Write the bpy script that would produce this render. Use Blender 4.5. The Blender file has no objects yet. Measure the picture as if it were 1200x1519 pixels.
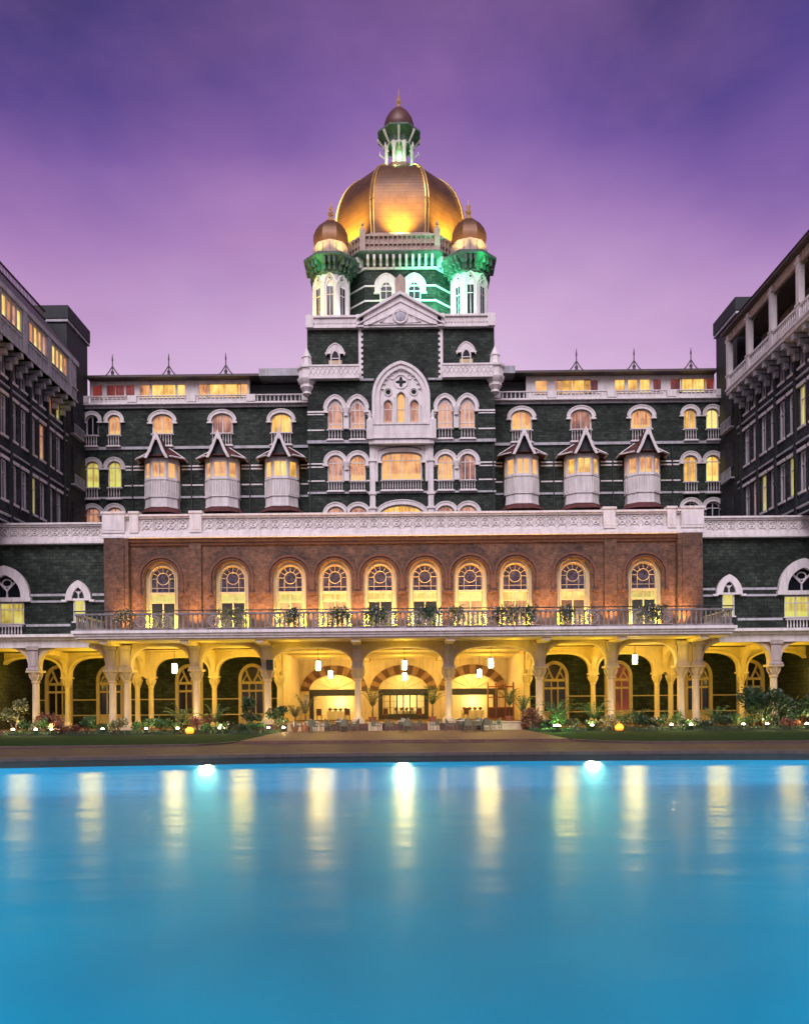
import bpy, math, random
from mathutils import Vector, geometry
R = math.radians
PI = math.pi
rnd = random.Random(7)
sc = bpy.context.scene
C = sc.collection

# ------------------------------------------------------------------ camera, world, sun, exposure
EYE = 2.0
cam = bpy.data.cameras.new('camera')
cam.sensor_fit = 'HORIZONTAL'; cam.sensor_width = 36; cam.lens = 36
cam.shift_x = 0.0100; cam.shift_y = 0.2388
cam.clip_end = 3000
camo = bpy.data.objects.new('camera', cam); C.objects.link(camo)
camo.location = (0, 0, EYE); camo.rotation_euler = (R(90), R(.45), R(.5))
sc.camera = camo
sc.view_settings.view_transform = 'Standard'; sc.view_settings.look = 'None'
sc.view_settings.exposure = 0.0; sc.view_settings.gamma = 1.0
sc.cycles.max_bounces = 7; sc.cycles.diffuse_bounces = 3; sc.cycles.glossy_bounces = 3
sc.cycles.transmission_bounces = 5; sc.cycles.transparent_max_bounces = 6
sc.cycles.caustics_reflective = False; sc.cycles.caustics_refractive = False
sc.cycles.sample_clamp_indirect = 4.0
sc.cycles.use_light_tree = True

def build_world():
    w = bpy.data.worlds.new('World'); sc.world = w; w.use_nodes = True
    nt = w.node_tree; N = nt.nodes; L = nt.links; N.clear()
    out = N.new('ShaderNodeOutputWorld'); bg = N.new('ShaderNodeBackground'); L.new(bg.outputs[0], out.inputs[0])
    tc = N.new('ShaderNodeTexCoord'); sep = N.new('ShaderNodeSeparateXYZ'); L.new(tc.outputs['Generated'], sep.inputs[0])
    # broad soft cloud drift that bends the gradient
    mp = N.new('ShaderNodeMapping'); mp.inputs['Scale'].default_value = (1.3, 1.0, 2.6); mp.inputs['Rotation'].default_value = (0.0, R(20), 0)
    L.new(tc.outputs['Generated'], mp.inputs[0])
    nz = N.new('ShaderNodeTexNoise'); nz.inputs['Scale'].default_value = 1.6; nz.inputs['Detail'].default_value = 5; nz.inputs['Roughness'].default_value = .5
    L.new(mp.outputs[0], nz.inputs[0])
    ma = N.new('ShaderNodeMath'); ma.operation = 'MULTIPLY_ADD'; ma.inputs[1].default_value = -0.26; ma.inputs[2].default_value = 0.13
    L.new(nz.outputs[0], ma.inputs[0])
    ad = N.new('ShaderNodeMath'); ad.operation = 'ADD'; L.new(sep.outputs[2], ad.inputs[0]); L.new(ma.outputs[0], ad.inputs[1])
    ax = N.new('ShaderNodeMath'); ax.operation = 'ABSOLUTE'; L.new(sep.outputs[0], ax.inputs[0])
    ax2 = N.new('ShaderNodeMath'); ax2.operation = 'MULTIPLY_ADD'; ax2.inputs[1].default_value = .16; L.new(ax.outputs[0], ax2.inputs[0]); L.new(ad.outputs[0], ax2.inputs[2])
    cr = N.new('ShaderNodeValToRGB'); L.new(ax2.outputs[0], cr.inputs[0])
    el = cr.color_ramp.elements
    el[0].position = 0.0; el[0].color = (0.62, 0.40, 0.60, 1)
    el[1].position = 1.0; el[1].color = (0.05, 0.035, 0.15, 1)
    for p, c in ((.36, (.74, .53, .74)), (.44, (.59, .37, .63)), (.53, (.38, .205, .49)), (.60, (.19, .095, .36)), (.66, (.088, .050, .25)), (.75, (.034, .025, .135))):
        e = cr.color_ramp.elements.new(p); e.color = (*c, 1)
    # pink lit cloud veils
    mp2 = N.new('ShaderNodeMapping'); mp2.inputs['Scale'].default_value = (1.0, 1.0, 1.8); mp2.inputs['Location'].default_value = (3.1, 0, 1.2); mp2.inputs['Rotation'].default_value = (0, R(-35), 0); L.new(tc.outputs['Generated'], mp2.inputs[0])
    nz2 = N.new('ShaderNodeTexNoise'); nz2.inputs['Scale'].default_value = 2.6; nz2.inputs['Detail'].default_value = 6; nz2.inputs['Roughness'].default_value = .55; nz2.inputs['Distortion'].default_value = .25; L.new(mp2.outputs[0], nz2.inputs[0])
    vr = N.new('ShaderNodeMapRange'); vr.inputs[1].default_value = .42; vr.inputs[2].default_value = .75; vr.inputs[4].default_value = .38; L.new(nz2.outputs[0], vr.inputs[0])
    veil = N.new('ShaderNodeMixRGB'); veil.inputs[2].default_value = (.50, .22, .44, 1); L.new(vr.outputs[0], veil.inputs[0]); L.new(cr.outputs[0], veil.inputs[1])
    # the afterglow of the set sun behind the viewer
    my = N.new('ShaderNodeMath'); my.operation = 'MULTIPLY'; my.inputs[1].default_value = -1.0; L.new(sep.outputs[1], my.inputs[0])
    mr = N.new('ShaderNodeMapRange'); mr.inputs[1].default_value = -0.1; mr.inputs[2].default_value = 0.9; L.new(my.outputs[0], mr.inputs[0])
    mix = N.new('ShaderNodeMixRGB'); mix.inputs[2].default_value = (.64, .53, .70, 1); L.new(mr.outputs[0], mix.inputs[0]); L.new(veil.outputs[0], mix.inputs[1])
    # a little physical dusk sky on top
    sky = N.new('ShaderNodeTexSky'); sky.sky_type = 'NISHITA'; sky.sun_disc = False
    sky.sun_elevation = R(1.5); sky.sun_rotation = R(180)
    m2 = N.new('ShaderNodeMixRGB'); m2.blend_type = 'ADD'; m2.inputs[0].default_value = 0.02
    L.new(mix.outputs[0], m2.inputs[1]); L.new(sky.outputs[0], m2.inputs[2])
    L.new(m2.outputs[0], bg.inputs[0]); bg.inputs[1].default_value = 1.0
build_world()
sun = bpy.data.lights.new('afterglow', 'SUN'); sun.energy = 2.6; sun.angle = R(40); sun.color = (.97, .88, 1.0)
so = bpy.data.objects.new('afterglow', sun); C.objects.link(so); so.rotation_euler = (R(44), 0, R(-10)); so.location = (0, -40, 80)

# ------------------------------------------------------------------ helpers
def mx(px, Y): return (px - 598) * Y / 1200.0
def mz(py, Y): return EYE + (1046 - py) * Y / 1200.0

def inside(p, poly):
    r = False; n = len(poly); x, y = p
    for i in range(n):
        x0, y0 = poly[i]; x1, y1 = poly[i-1]
        if (y0 > y) != (y1 > y) and x < (x1-x0)*(y-y0)/(y1-y0)+x0: r = not r
    return r
def tess(loops):
    pts = []; edges = []
    for lp in loops:
        b = len(pts); n = len(lp); pts += [Vector(p) for p in lp]; edges += [(b+i, b+(i+1) % n) for i in range(n)]
    v, e, f, *_ = geometry.delaunay_2d_cdt(pts, edges, [], 0, 1e-6)
    out = []
    for t in f:
        c = ((v[t[0]].x+v[t[1]].x+v[t[2]].x)/3, (v[t[0]].y+v[t[1]].y+v[t[2]].y)/3)
        if inside(c, loops[0]) and not any(inside(c, h) for h in loops[1:]): out.append(tuple(t))
    return [tuple(p) for p in v], out
class MB:
    def __init__(s): s.v = []; s.f = []; s.m = []; s.cm = 0
    def face(s, *ix): s.f.append(ix); s.m.append(s.cm)
    def add(s, vs, fs):
        b = len(s.v); s.v += [tuple(p) for p in vs]
        for f in fs: s.f.append(tuple(b + i for i in f)); s.m.append(s.cm)
    def box(s, x0, x1, y0, y1, z0, z1):
        s.add([(x0,y0,z0),(x1,y0,z0),(x1,y1,z0),(x0,y1,z0),(x0,y0,z1),(x1,y0,z1),(x1,y1,z1),(x0,y1,z1)],
              [(0,3,2,1),(4,5,6,7),(0,1,5,4),(1,2,6,5),(2,3,7,6),(3,0,4,7)])
        return s
    def prism(s, pts, y0, y1):          # closed polygon in xz (ccw seen from -y), extruded y0..y1
        n = len(pts); b = len(s.v)
        s.v += [(x, y0, z) for x, z in pts] + [(x, y1, z) for x, z in pts]
        s.f.append(tuple(range(b, b+n))); s.f.append(tuple(range(b+2*n-1, b+n-1, -1)))
        s.m += [s.cm]*2
        for i in range(n):
            j = (i+1) % n; s.f.append((b+i, b+n+i, b+n+j, b+j)); s.m.append(s.cm)
        return s
    def plan(s, pts, z0, z1, pts2=None):      # closed polygon in xy, extruded z0..z1 (top may differ)
        n = len(pts); b = len(s.v); q = pts2 or pts
        s.v += [(x, y, z0) for x, y in pts] + [(x, y, z1) for x, y in q]
        s.f.append(tuple(range(b+n-1, b-1, -1))); s.f.append(tuple(range(b+n, b+2*n))); s.m += [s.cm]*2
        for i in range(n):
            j = (i+1) % n; s.f.append((b+i, b+j, b+n+j, b+n+i)); s.m.append(s.cm)
        return s
    def lathe(s, prof, n=12, c=(0,0), ph=0.0, z=0.0):
        b = len(s.v)
        for r, h in prof:
            for k in range(n):
                a = ph + 2*PI*k/n; s.v.append((c[0]+r*math.cos(a), c[1]+r*math.sin(a), z+h))
        for i in range(len(prof)-1):
            for k in range(n):
                k2 = (k+1) % n
                s.f.append((b+i*n+k, b+i*n+k2, b+(i+1)*n+k2, b+(i+1)*n+k)); s.m.append(s.cm)
        s.f.append(tuple(range(b+n-1, b-1, -1))); s.f.append(tuple(range(b+(len(prof)-1)*n, b+len(prof)*n))); s.m += [s.cm]*2
        return s
    def tube(s, pts, r, n=6):
        pts = [Vector(p) for p in pts]; b = len(s.v); m = len(pts)
        for i, p in enumerate(pts):
            d = (pts[min(i+1, m-1)] - pts[max(i-1, 0)]).normalized()
            u = d.cross(Vector((0,0,1)))
            if u.length < .05: u = d.cross(Vector((0,1,0)))
            u.normalize(); w = d.cross(u)
            rr = r[i] if isinstance(r, (list, tuple)) else r
            for k in range(n):
                a = 2*PI*k/n; q = p + (u*math.cos(a) + w*math.sin(a))*rr; s.v.append(tuple(q))
        for i in range(m-1):
            for k in range(n):
                k2 = (k+1) % n; s.f.append((b+i*n+k, b+i*n+k2, b+(i+1)*n+k2, b+(i+1)*n+k)); s.m.append(s.cm)
        s.f.append(tuple(range(b+n-1, b-1, -1))); s.f.append(tuple(range(b+(m-1)*n, b+m*n))); s.m += [s.cm]*2
        return s
    def band(s, inner, outer, y0, y1):   # open strip between two xz polylines of equal length, extruded
        n = len(inner); b = len(s.v)
        for L_, y in ((inner, y0), (outer, y0), (inner, y1), (outer, y1)): s.v += [(x, y, z) for x, z in L_]
        I0, O0, I1, O1 = b, b+n, b+2*n, b+3*n
        for i in range(n-1):
            for q in ((O0+i, I0+i, I0+i+1, O0+i+1), (I1+i, O1+i, O1+i+1, I1+i+1), (O1+i, O0+i, O0+i+1, O1+i+1), (I0+i, I1+i, I1+i+1, I0+i+1)):
                s.f.append(q); s.m.append(s.cm)
        s.f.append((I0, O0, O1, I1)); s.f.append((O0+n-1, I0+n-1, I1+n-1, O1+n-1)); s.m += [s.cm]*2
        return s
    def holed(s, outer, holes, y, depth):    # sheet in xz with openings, reveals of the given depth
        loops = [outer] + holes
        tv, tris = tess(loops)
        b = len(s.v); s.v += [(x, y, z) for x, z in tv]
        for t in tris:
            a, c, d = [Vector(s.v[b+i]) for i in t]
            nrm = (c-a).cross(d-a)
            s.f.append((b+t[0], b+t[1], b+t[2]) if nrm.y < 0 else (b+t[0], b+t[2], b+t[1])); s.m.append(s.cm)
        for lp in loops:
            n = len(lp); k = len(s.v); s.v += [(x, y, z) for x, z in lp] + [(x, y+depth, z) for x, z in lp]
            for i in range(n):
                j = (i+1) % n; s.f.append((k+i, k+j, k+n+j, k+n+i)); s.m.append(s.cm)
        return s
    def mesh(s, name, *mats):
        me = bpy.data.meshes.new(name); me.from_pydata(s.v, [], s.f); me.validate()
        for m in mats: me.materials.append(m)
        if len(mats) > 1 and len(me.polygons) == len(s.m): me.polygons.foreach_set('material_index', s.m)
        me.shade_smooth(); me.set_sharp_from_angle(angle=R(34)); me.update()
        return me

WL = {}
def thing(name, label, cat, loc=(0,0,0), rot=0, group=None):
    o = bpy.data.objects.new(name, None); C.objects.link(o); o.location = loc; o.rotation_euler = (0,0,rot); o.empty_display_size = .2
    o['label'] = label; o['category'] = cat
    if group: o['group'] = group
    WL[o.name] = Vector(loc)
    return o
def put(name, me, parent=None, loc=None, rot=0):
    """loc in world space (parents are unrotated); None = the mesh is in the parent's own local space"""
    o = bpy.data.objects.new(name, me); C.objects.link(o)
    if parent is not None: o.parent = parent
    if loc is None: o.location = (0,0,0); WL[o.name] = WL.get(parent.name, Vector((0,0,0))) if parent else Vector((0,0,0))
    else:
        WL[o.name] = Vector(loc); o.location = Vector(loc) - (WL[parent.name] if parent else Vector((0,0,0)))
    o.rotation_euler = (0,0,rot)
    return o
def wput(name, mb, mats, parent):      # mesh authored in world coordinates
    if not isinstance(mats, (list, tuple)): mats = [mats]
    return put(name, mb.mesh(name, *mats), parent, (0,0,0))
def pieces(name, mb, mats, parent, loc=(0,0,0)):     # each separate piece of mb becomes a part of its own
    if not isinstance(mats, (list, tuple)): mats = [mats]
    par = list(range(len(mb.v)))
    def fd(i):
        while par[i] != i: par[i] = par[par[i]]; i = par[i]
        return i
    for f in mb.f:
        a = fd(f[0])
        for i in f[1:]: par[fd(i)] = a
    gr = {}
    for k, f in enumerate(mb.f): gr.setdefault(fd(f[0]), []).append(k)
    o = None
    for ks in gr.values():
        q = MB(); ix = {}
        for k in ks:
            t = []
            for i in mb.f[k]:
                if i not in ix: ix[i] = len(q.v); q.v.append(mb.v[i])
                t.append(ix[i])
            q.f.append(tuple(t)); q.m.append(mb.m[k])
        o = put(name, q.mesh(name, *mats), parent, loc)
    return o
def structure(o): o['kind'] = 'structure'; return o
def copy_tree(src, loc, rot=0, parent=None):
    o = src.copy(); C.objects.link(o); o.location = loc; o.rotation_euler = (0,0,rot)
    def rec(a, b):
        for ch in list(a.children):
            c = ch.copy(); C.objects.link(c); c.parent = b; rec(ch, c)
    if parent is not None: o.parent = parent
    rec(src, o)
    WL[o.name] = Vector(loc)
    return o
def lamp(name, kind, loc, energy, color, parent=None, size=.1, target=None, spot=None, blend=.6):
    l = bpy.data.lights.new(name, kind); l.energy = energy; l.color = color
    if kind == 'AREA': l.size = size
    else: l.shadow_soft_size = size
    if spot: l.spot_size = R(spot); l.spot_blend = blend
    o = bpy.data.objects.new(name, l); C.objects.link(o)
    if parent is not None: o.parent = parent; o.location = Vector(loc) - WL[parent.name]
    else: o.location = loc
    if name in ('room_light','soffit_light','window_uplight'): o.visible_glossy = False   # bare point sources, no fitting to mirror
    if target is not None:
        d = Vector(target) - Vector(loc); o.rotation_euler = d.to_track_quat('-Z', 'Y').to_euler()
    return o

# ------------------------------------------------------------------ materials
def newmat(name):
    m = bpy.data.materials.new(name); m.use_nodes = True
    nt = m.node_tree; b = nt.nodes['Principled BSDF']
    return m, nt, nt.nodes, nt.links, b
def planar(N, L):          # wall coordinates: (x+y, z)
    g = N.new('ShaderNodeNewGeometry'); s = N.new('ShaderNodeSeparateXYZ'); L.new(g.outputs['Position'], s.inputs[0])
    a = N.new('ShaderNodeMath'); a.operation = 'ADD'; L.new(s.outputs[0], a.inputs[0]); L.new(s.outputs[1], a.inputs[1])
    c = N.new('ShaderNodeCombineXYZ'); L.new(a.outputs[0], c.inputs[0]); L.new(s.outputs[2], c.inputs[1])
    return c.outputs[0], g.outputs['Position']
def stone(name, c1, c2, mortar, bw=.55, bh=.28, rough=.75, bump=.25, spec=.3, stain=.5):
    m, nt, N, L, b = newmat(name)
    v, pos = planar(N, L)
    br = N.new('ShaderNodeTexBrick'); L.new(v, br.inputs[0])
    br.inputs['Color1'].default_value = (*c1, 1); br.inputs['Color2'].default_value = (*c2, 1); br.inputs['Mortar'].default_value = (*mortar, 1)
    br.inputs['Scale'].default_value = 1; br.inputs['Brick Width'].default_value = bw; br.inputs['Row Height'].default_value = bh
    br.inputs['Mortar Size'].default_value = .018; br.inputs['Bias'].default_value = 0.1
    n1 = N.new('ShaderNodeTexNoise'); n1.inputs['Scale'].default_value = 3.2; n1.inputs['Detail'].default_value = 6; n1.inputs['Roughness'].default_value = .75; L.new(pos, n1.inputs[0])
    cr = N.new('ShaderNodeValToRGB'); cr.color_ramp.elements[0].position = .3; cr.color_ramp.elements[0].color = (.45,.45,.45,1); cr.color_ramp.elements[1].position = .72; cr.color_ramp.elements[1].color = (2.3,2.3,2.3,1)
    L.new(n1.outputs[0], cr.inputs[0])
    mu = N.new('ShaderNodeMixRGB'); mu.blend_type = 'MULTIPLY'; mu.inputs[0].default_value = 1; L.new(br.outputs[0], mu.inputs[1]); L.new(cr.outputs[0], mu.inputs[2])
    n2 = N.new('ShaderNodeTexNoise'); n2.inputs['Scale'].default_value = .35; n2.inputs['Detail'].default_value = 3; L.new(pos, n2.inputs[0])
    c2r = N.new('ShaderNodeValToRGB'); c2r.color_ramp.elements[0].position = .35; c2r.color_ramp.elements[0].color = (1-stain,)*3+(1,); c2r.color_ramp.elements[1].position = .65; c2r.color_ramp.elements[1].color = (1.15,1.15,1.15,1)
    L.new(n2.outputs[0], c2r.inputs[0])
    m3 = N.new('ShaderNodeMixRGB'); m3.blend_type = 'MULTIPLY'; m3.inputs[0].default_value = 1; L.new(mu.outputs[0], m3.inputs[1]); L.new(c2r.outputs[0], m3.inputs[2])
    L.new(m3.outputs[0], b.inputs['Base Color'])
    b.inputs['Roughness'].default_value = rough; b.inputs['Specular IOR Level'].default_value = spec
    bp = N.new('ShaderNodeBump'); bp.inputs['Strength'].default_value = bump; bp.inputs['Distance'].default_value = .06
    ad = N.new('ShaderNodeMath'); ad.operation = 'SUBTRACT'; L.new(n1.outputs[0], ad.inputs[0]); L.new(br.outputs['Fac'], ad.inputs[1])
    L.new(ad.outputs[0], bp.inputs['Height']); L.new(bp.outputs[0], b.inputs['Normal'])
    return m
def plaster(name, col, var=.12, rough=.7, scale=1.2, metallic=0, grime=.25, bump=.08):
    m, nt, N, L, b = newmat(name)
    g = N.new('ShaderNodeNewGeometry')
    n1 = N.new('ShaderNodeTexNoise'); n1.inputs['Scale'].default_value = scale; n1.inputs['Detail'].default_value = 8; n1.inputs['Roughness'].default_value = .65; L.new(g.outputs['Position'], n1.inputs[0])
    mp = N.new('ShaderNodeMapping'); mp.inputs['Scale'].default_value = (2.2, 2.2, .35); L.new(g.outputs['Position'], mp.inputs[0])
    n2 = N.new('ShaderNodeTexNoise'); n2.inputs['Scale'].default_value = 1.5; n2.inputs['Detail'].default_value = 5; L.new(mp.outputs[0], n2.inputs[0])
    cr = N.new('ShaderNodeValToRGB')
    cr.color_ramp.elements[0].position = .3; cr.color_ramp.elements[0].color = tuple(c*(1-var*1.6) for c in col)+(1,)
    cr.color_ramp.elements[1].position = .65; cr.color_ramp.elements[1].color = (*col, 1)
    L.new(n1.outputs[0], cr.inputs[0])
    c2 = N.new('ShaderNodeValToRGB'); c2.color_ramp.elements[0].position = .36; c2.color_ramp.elements[0].color = (1-grime, 1-grime*1.05, 1-grime*1.15, 1); c2.color_ramp.elements[1].position = .55; c2.color_ramp.elements[1].color = (1,1,1,1)
    L.new(n2.outputs[0], c2.inputs[0])
    mu = N.new('ShaderNodeMixRGB'); mu.blend_type = 'MULTIPLY'; mu.inputs[0].default_value = 1; L.new(cr.outputs[0], mu.inputs[1]); L.new(c2.outputs[0], mu.inputs[2])
    L.new(mu.outputs[0], b.inputs['Base Color']); b.inputs['Roughness'].default_value = rough; b.inputs['Metallic'].default_value = metallic
    if bump:
        bp = N.new('ShaderNodeBump'); bp.inputs['Strength'].default_value = bump; bp.inputs['Distance'].default_value = .05; L.new(n1.outputs[0], bp.inputs['Height']); L.new(bp.outputs[0], b.inputs['Normal'])
    return m
def emis(name, col, strength):
    m, nt, N, L, b = newmat(name)
    b.inputs['Base Color'].default_value = (*col, 1); b.inputs['Emission Color'].default_value = (*col, 1); b.inputs['Emission Strength'].default_value = strength
    return m
def litpane(name, col, col2, strength, dark=.25):    # curtained window with a lamp behind it
    m, nt, N, L, b = newmat(name)
    oi = N.new('ShaderNodeObjectInfo'); g = N.new('ShaderNodeNewGeometry')
    mp = N.new('ShaderNodeMapping'); mp.inputs['Scale'].default_value = (7, 7, .5); L.new(g.outputs['Position'], mp.inputs[0])
    n = N.new('ShaderNodeTexNoise'); n.inputs['Scale'].default_value = 1.0; n.inputs['Detail'].default_value = 3; L.new(mp.outputs[0], n.inputs[0])
    n2 = N.new('ShaderNodeTexNoise'); n2.inputs['Scale'].default_value = .9; n2.inputs['Detail'].default_value = 2; L.new(g.outputs['Position'], n2.inputs[0])
    ad = N.new('ShaderNodeMath'); ad.operation = 'MULTIPLY_ADD'; ad.inputs[1].default_value = .5; L.new(n.outputs[0], ad.inputs[0])
    h = N.new('ShaderNodeMath'); h.operation = 'MULTIPLY'; h.inputs[1].default_value = .6; L.new(n2.outputs[0], h.inputs[0]); L.new(h.outputs[0], ad.inputs[2])
    r_ = N.new('ShaderNodeMath'); r_.operation = 'MULTIPLY_ADD'; r_.inputs[1].default_value = .22; L.new(oi.outputs['Random'], r_.inputs[0]); L.new(ad.outputs[0], r_.inputs[2])
    cr = N.new('ShaderNodeValToRGB'); cr.color_ramp.elements[0].position = .47; cr.color_ramp.elements[0].color = tuple(c*dark for c in col2)+(1,); cr.color_ramp.elements[1].position = .76; cr.color_ramp.elements[1].color = (*col, 1)
    e = cr.color_ramp.elements.new(.6); e.color = (*col2, 1)
    tc = N.new('ShaderNodeTexCoord'); sp = N.new('ShaderNodeSeparateXYZ'); L.new(tc.outputs['Generated'], sp.inputs[0])
    lo = N.new('ShaderNodeMapRange'); lo.inputs[1].default_value = .30; lo.inputs[2].default_value = .22; lo.inputs[4].default_value = .75; L.new(sp.outputs[2], lo.inputs[0])
    gt = N.new('ShaderNodeMath'); gt.operation = 'GREATER_THAN'; gt.inputs[1].default_value = .35; L.new(oi.outputs['Random'], gt.inputs[0])
    lf = N.new('ShaderNodeMath'); lf.operation = 'MULTIPLY'; L.new(lo.outputs[0], lf.inputs[0]); L.new(gt.outputs[0], lf.inputs[1])
    mxl = N.new('ShaderNodeMixRGB'); mxl.inputs[2].default_value = (min(1,col[0]*1.1), col[1]*1.15, col[2], 1); L.new(lf.outputs[0], mxl.inputs[0]); L.new(cr.outputs[0], mxl.inputs[1])
    L.new(r_.outputs[0], cr.inputs[0]); L.new(mxl.outputs[0], b.inputs['Emission Color']); b.inputs['Emission Strength'].default_value = strength
    b.inputs['Base Color'].default_value = (.06,.05,.05,1); b.inputs['Roughness'].default_value = .15
    return m
def leafmat(name, c1, c2):
    m, nt, N, L, b = newmat(name)
    g = N.new('ShaderNodeNewGeometry'); n = N.new('ShaderNodeTexNoise'); n.inputs['Scale'].default_value = 4; L.new(g.outputs['Position'], n.inputs[0])
    cr = N.new('ShaderNodeValToRGB'); cr.color_ramp.elements[0].position = .35; cr.color_ramp.elements[0].color = (*c1,1); cr.color_ramp.elements[1].position = .65; cr.color_ramp.elements[1].color = (*c2,1)
    L.new(n.outputs[0], cr.inputs[0]); L.new(cr.outputs[0], b.inputs['Base Color']); b.inputs['Roughness'].default_value = .5
    return m

M = {}
M['green'] = stone('dark_green_stone', (.010,.017,.012), (.036,.050,.036), (.012,.014,.012), .5, .26, bump=.5)
M['grey'] = stone('grey_stone', (.022,.028,.034), (.045,.05,.06), (.012,.014,.016), .6, .3)
M['brown'] = stone('brown_brick', (.082,.049,.033), (.112,.066,.044), (.085,.045,.032), .32, .12, bump=.12, stain=.3)
M['brownplain'] = plaster('brown_stucco', (.13,.062,.042), rough=.8)
M['white'] = plaster('white_paint', (.86,.81,.77), var=.08, grime=.16)
M['greywhite'] = plaster('grey_white_paint', (.52,.52,.54), grime=.25)
M['worn'] = plaster('weathered_grey_paint', (.30,.28,.28), var=.2, grime=.4)
M['cream'] = plaster('cream_paint', (.66,.52,.30), var=.08, grime=.12)
M['pil'] = plaster('worn_white_stone', (.52,.44,.40), grime=.2)
M['ochre'] = plaster('ochre_wall', (.72,.56,.34), grime=.2)
M['vous'] = plaster('tan_voussoir', (.34,.19,.10))
M['tan'] = plaster('tan_stone', (.55,.42,.32))
M['tile'] = stone('red_roof_tile', (.075,.026,.024), (.11,.036,.03), (.05,.015,.015), .25, .16, bump=.5, stain=.2)
M['verd'] = plaster('painted_green_stone', (.10,.17,.12), grime=.3)
M['roof'] = plaster('roof_lead', (.10,.075,.07), rough=.55)
M['darkwall'] = plaster('dark_render', (.024,.028,.029))
M['bronze'] = plaster('bronze_shingle', (.14,.06,.042), rough=.45, metallic=.2)
def gold():
    m, nt, N, L, b = newmat('dome_gold')
    v, pos = planar(N, L)
    n1 = N.new('ShaderNodeTexNoise'); n1.inputs['Scale'].default_value = .8; n1.inputs['Detail'].default_value = 6; L.new(pos, n1.inputs[0])
    w = N.new('ShaderNodeTexWave'); w.wave_type = 'BANDS'; w.bands_direction = 'Z'; w.inputs['Scale'].default_value = .9; w.inputs['Distortion'].default_value = .3; L.new(pos, w.inputs[0])
    cr = N.new('ShaderNodeValToRGB'); cr.color_ramp.elements[0].color = (.125,.058,.024,1); cr.color_ramp.elements[0].position=.3; cr.color_ramp.elements[1].color = (.19,.092,.034,1); cr.color_ramp.elements[1].position = .7
    sm = N.new('ShaderNodeTexBrick'); L.new(v, sm.inputs[0]); sm.inputs['Color1'].default_value = (1,1,1,1); sm.inputs['Color2'].default_value = (.90,.90,.93,1); sm.inputs['Mortar'].default_value = (.80,.77,.77,1)
    sm.inputs['Scale'].default_value = 1; sm.inputs['Brick Width'].default_value = 1.1; sm.inputs['Row Height'].default_value = .62; sm.inputs['Mortar Size'].default_value = .03
    mq = N.new('ShaderNodeMixRGB'); mq.blend_type = 'MULTIPLY'; mq.inputs[0].default_value = 1
    L.new(n1.outputs[0], cr.inputs[0]); L.new(cr.outputs[0], mq.inputs[1]); L.new(sm.outputs[0], mq.inputs[2]); L.new(mq.outputs[0], b.inputs['Base Color'])
    b.inputs['Metallic'].default_value = .35; b.inputs['Roughness'].default_value = .42
    bp = N.new('ShaderNodeBump'); bp.inputs['Strength'].default_value = .12; bp.inputs['Distance'].default_value = .03; L.new(w.outputs[0], bp.inputs['Height']); L.new(bp.outputs[0], b.inputs['Normal'])
    return m
M['gold'] = gold()
M['gilt'] = plaster('gilt', (.80,.52,.18), rough=.35, metallic=.7, grime=.1)
M['paneO'] = litpane('orange_lit_pane', (1.0,.52,.17), (.70,.26,.09), .95)
M['paneP'] = litpane('pink_curtain_pane', (.85,.42,.26), (.42,.16,.10), .85)
M['paneY'] = litpane('yellow_lit_pane', (1.0,.74,.22), (.95,.48,.08), 1.15, .5)
M['paneL'] = litpane('lime_lit_pane', (.95,.86,.20), (.75,.56,.10), .75, .4)
M['paneR'] = litpane('red_curtain_pane', (.45,.06,.04), (.20,.02,.02), .5)
m_, nt_, N_, L_, b_ = newmat('dark_glass'); b_.inputs['Base Color'].default_value = (.012,.014,.02,1); b_.inputs['Roughness'].default_value = .12; M['paneD'] = m_
m_, nt_, N_, L_, b_ = newmat('stained_glass')
v_, p_ = planar(N_, L_)
vo = N_.new('ShaderNodeTexVoronoi'); vo.inputs['Scale'].default_value = 5; L_.new(p_, vo.inputs[0])
cr_ = N_.new('ShaderNodeValToRGB'); cr_.color_ramp.elements[0].color = (.010,.012,.022,1); cr_.color_ramp.elements[1].color = (.10,.085,.13,1); L_.new(vo.outputs['Color'], cr_.inputs[0]); L_.new(cr_.outputs[0], b_.inputs['Base Color'])
b_.inputs['Roughness'].default_value = .25; b_.inputs['Specular IOR Level'].default_value = .15; M['stained'] = m_
M['wood'] = plaster('dark_wood', (.09,.035,.018), rough=.4)
M['redwood'] = plaster('red_wood', (.28,.07,.035), rough=.45)
M['rattan'] = plaster('olive_rattan', (.20,.20,.11), rough=.6, scale=30)
M['iron'] = plaster('dark_iron', (.03,.03,.03), rough=.5)
M['terra'] = plaster('terracotta', (.42,.17,.09))
M['leafD'] = leafmat('dark_leaf', (.012,.035,.014), (.035,.085,.03))
M['leafG'] = leafmat('green_leaf', (.03,.09,.03), (.08,.17,.05))
M['leafO'] = leafmat('olive_leaf', (.08,.10,.03), (.18,.18,.07))
M['leafR'] = leafmat('red_leaf', (.14,.03,.03), (.20,.09,.05))
M['flowerW'] = leafmat('white_flower', (.55,.45,.40), (.75,.65,.60))
M['lampW'] = emis('lamp_white', (1.0,.86,.55), 40)
M['lampG'] = emis('lamp_warm', (1.0,.80,.42), 60)
M['lampO'] = emis('lamp_orange', (1.0,.27,.02), 2.4)
M['cloth'] = plaster('cream_cloth', (.75,.68,.55), rough=.9)
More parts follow.
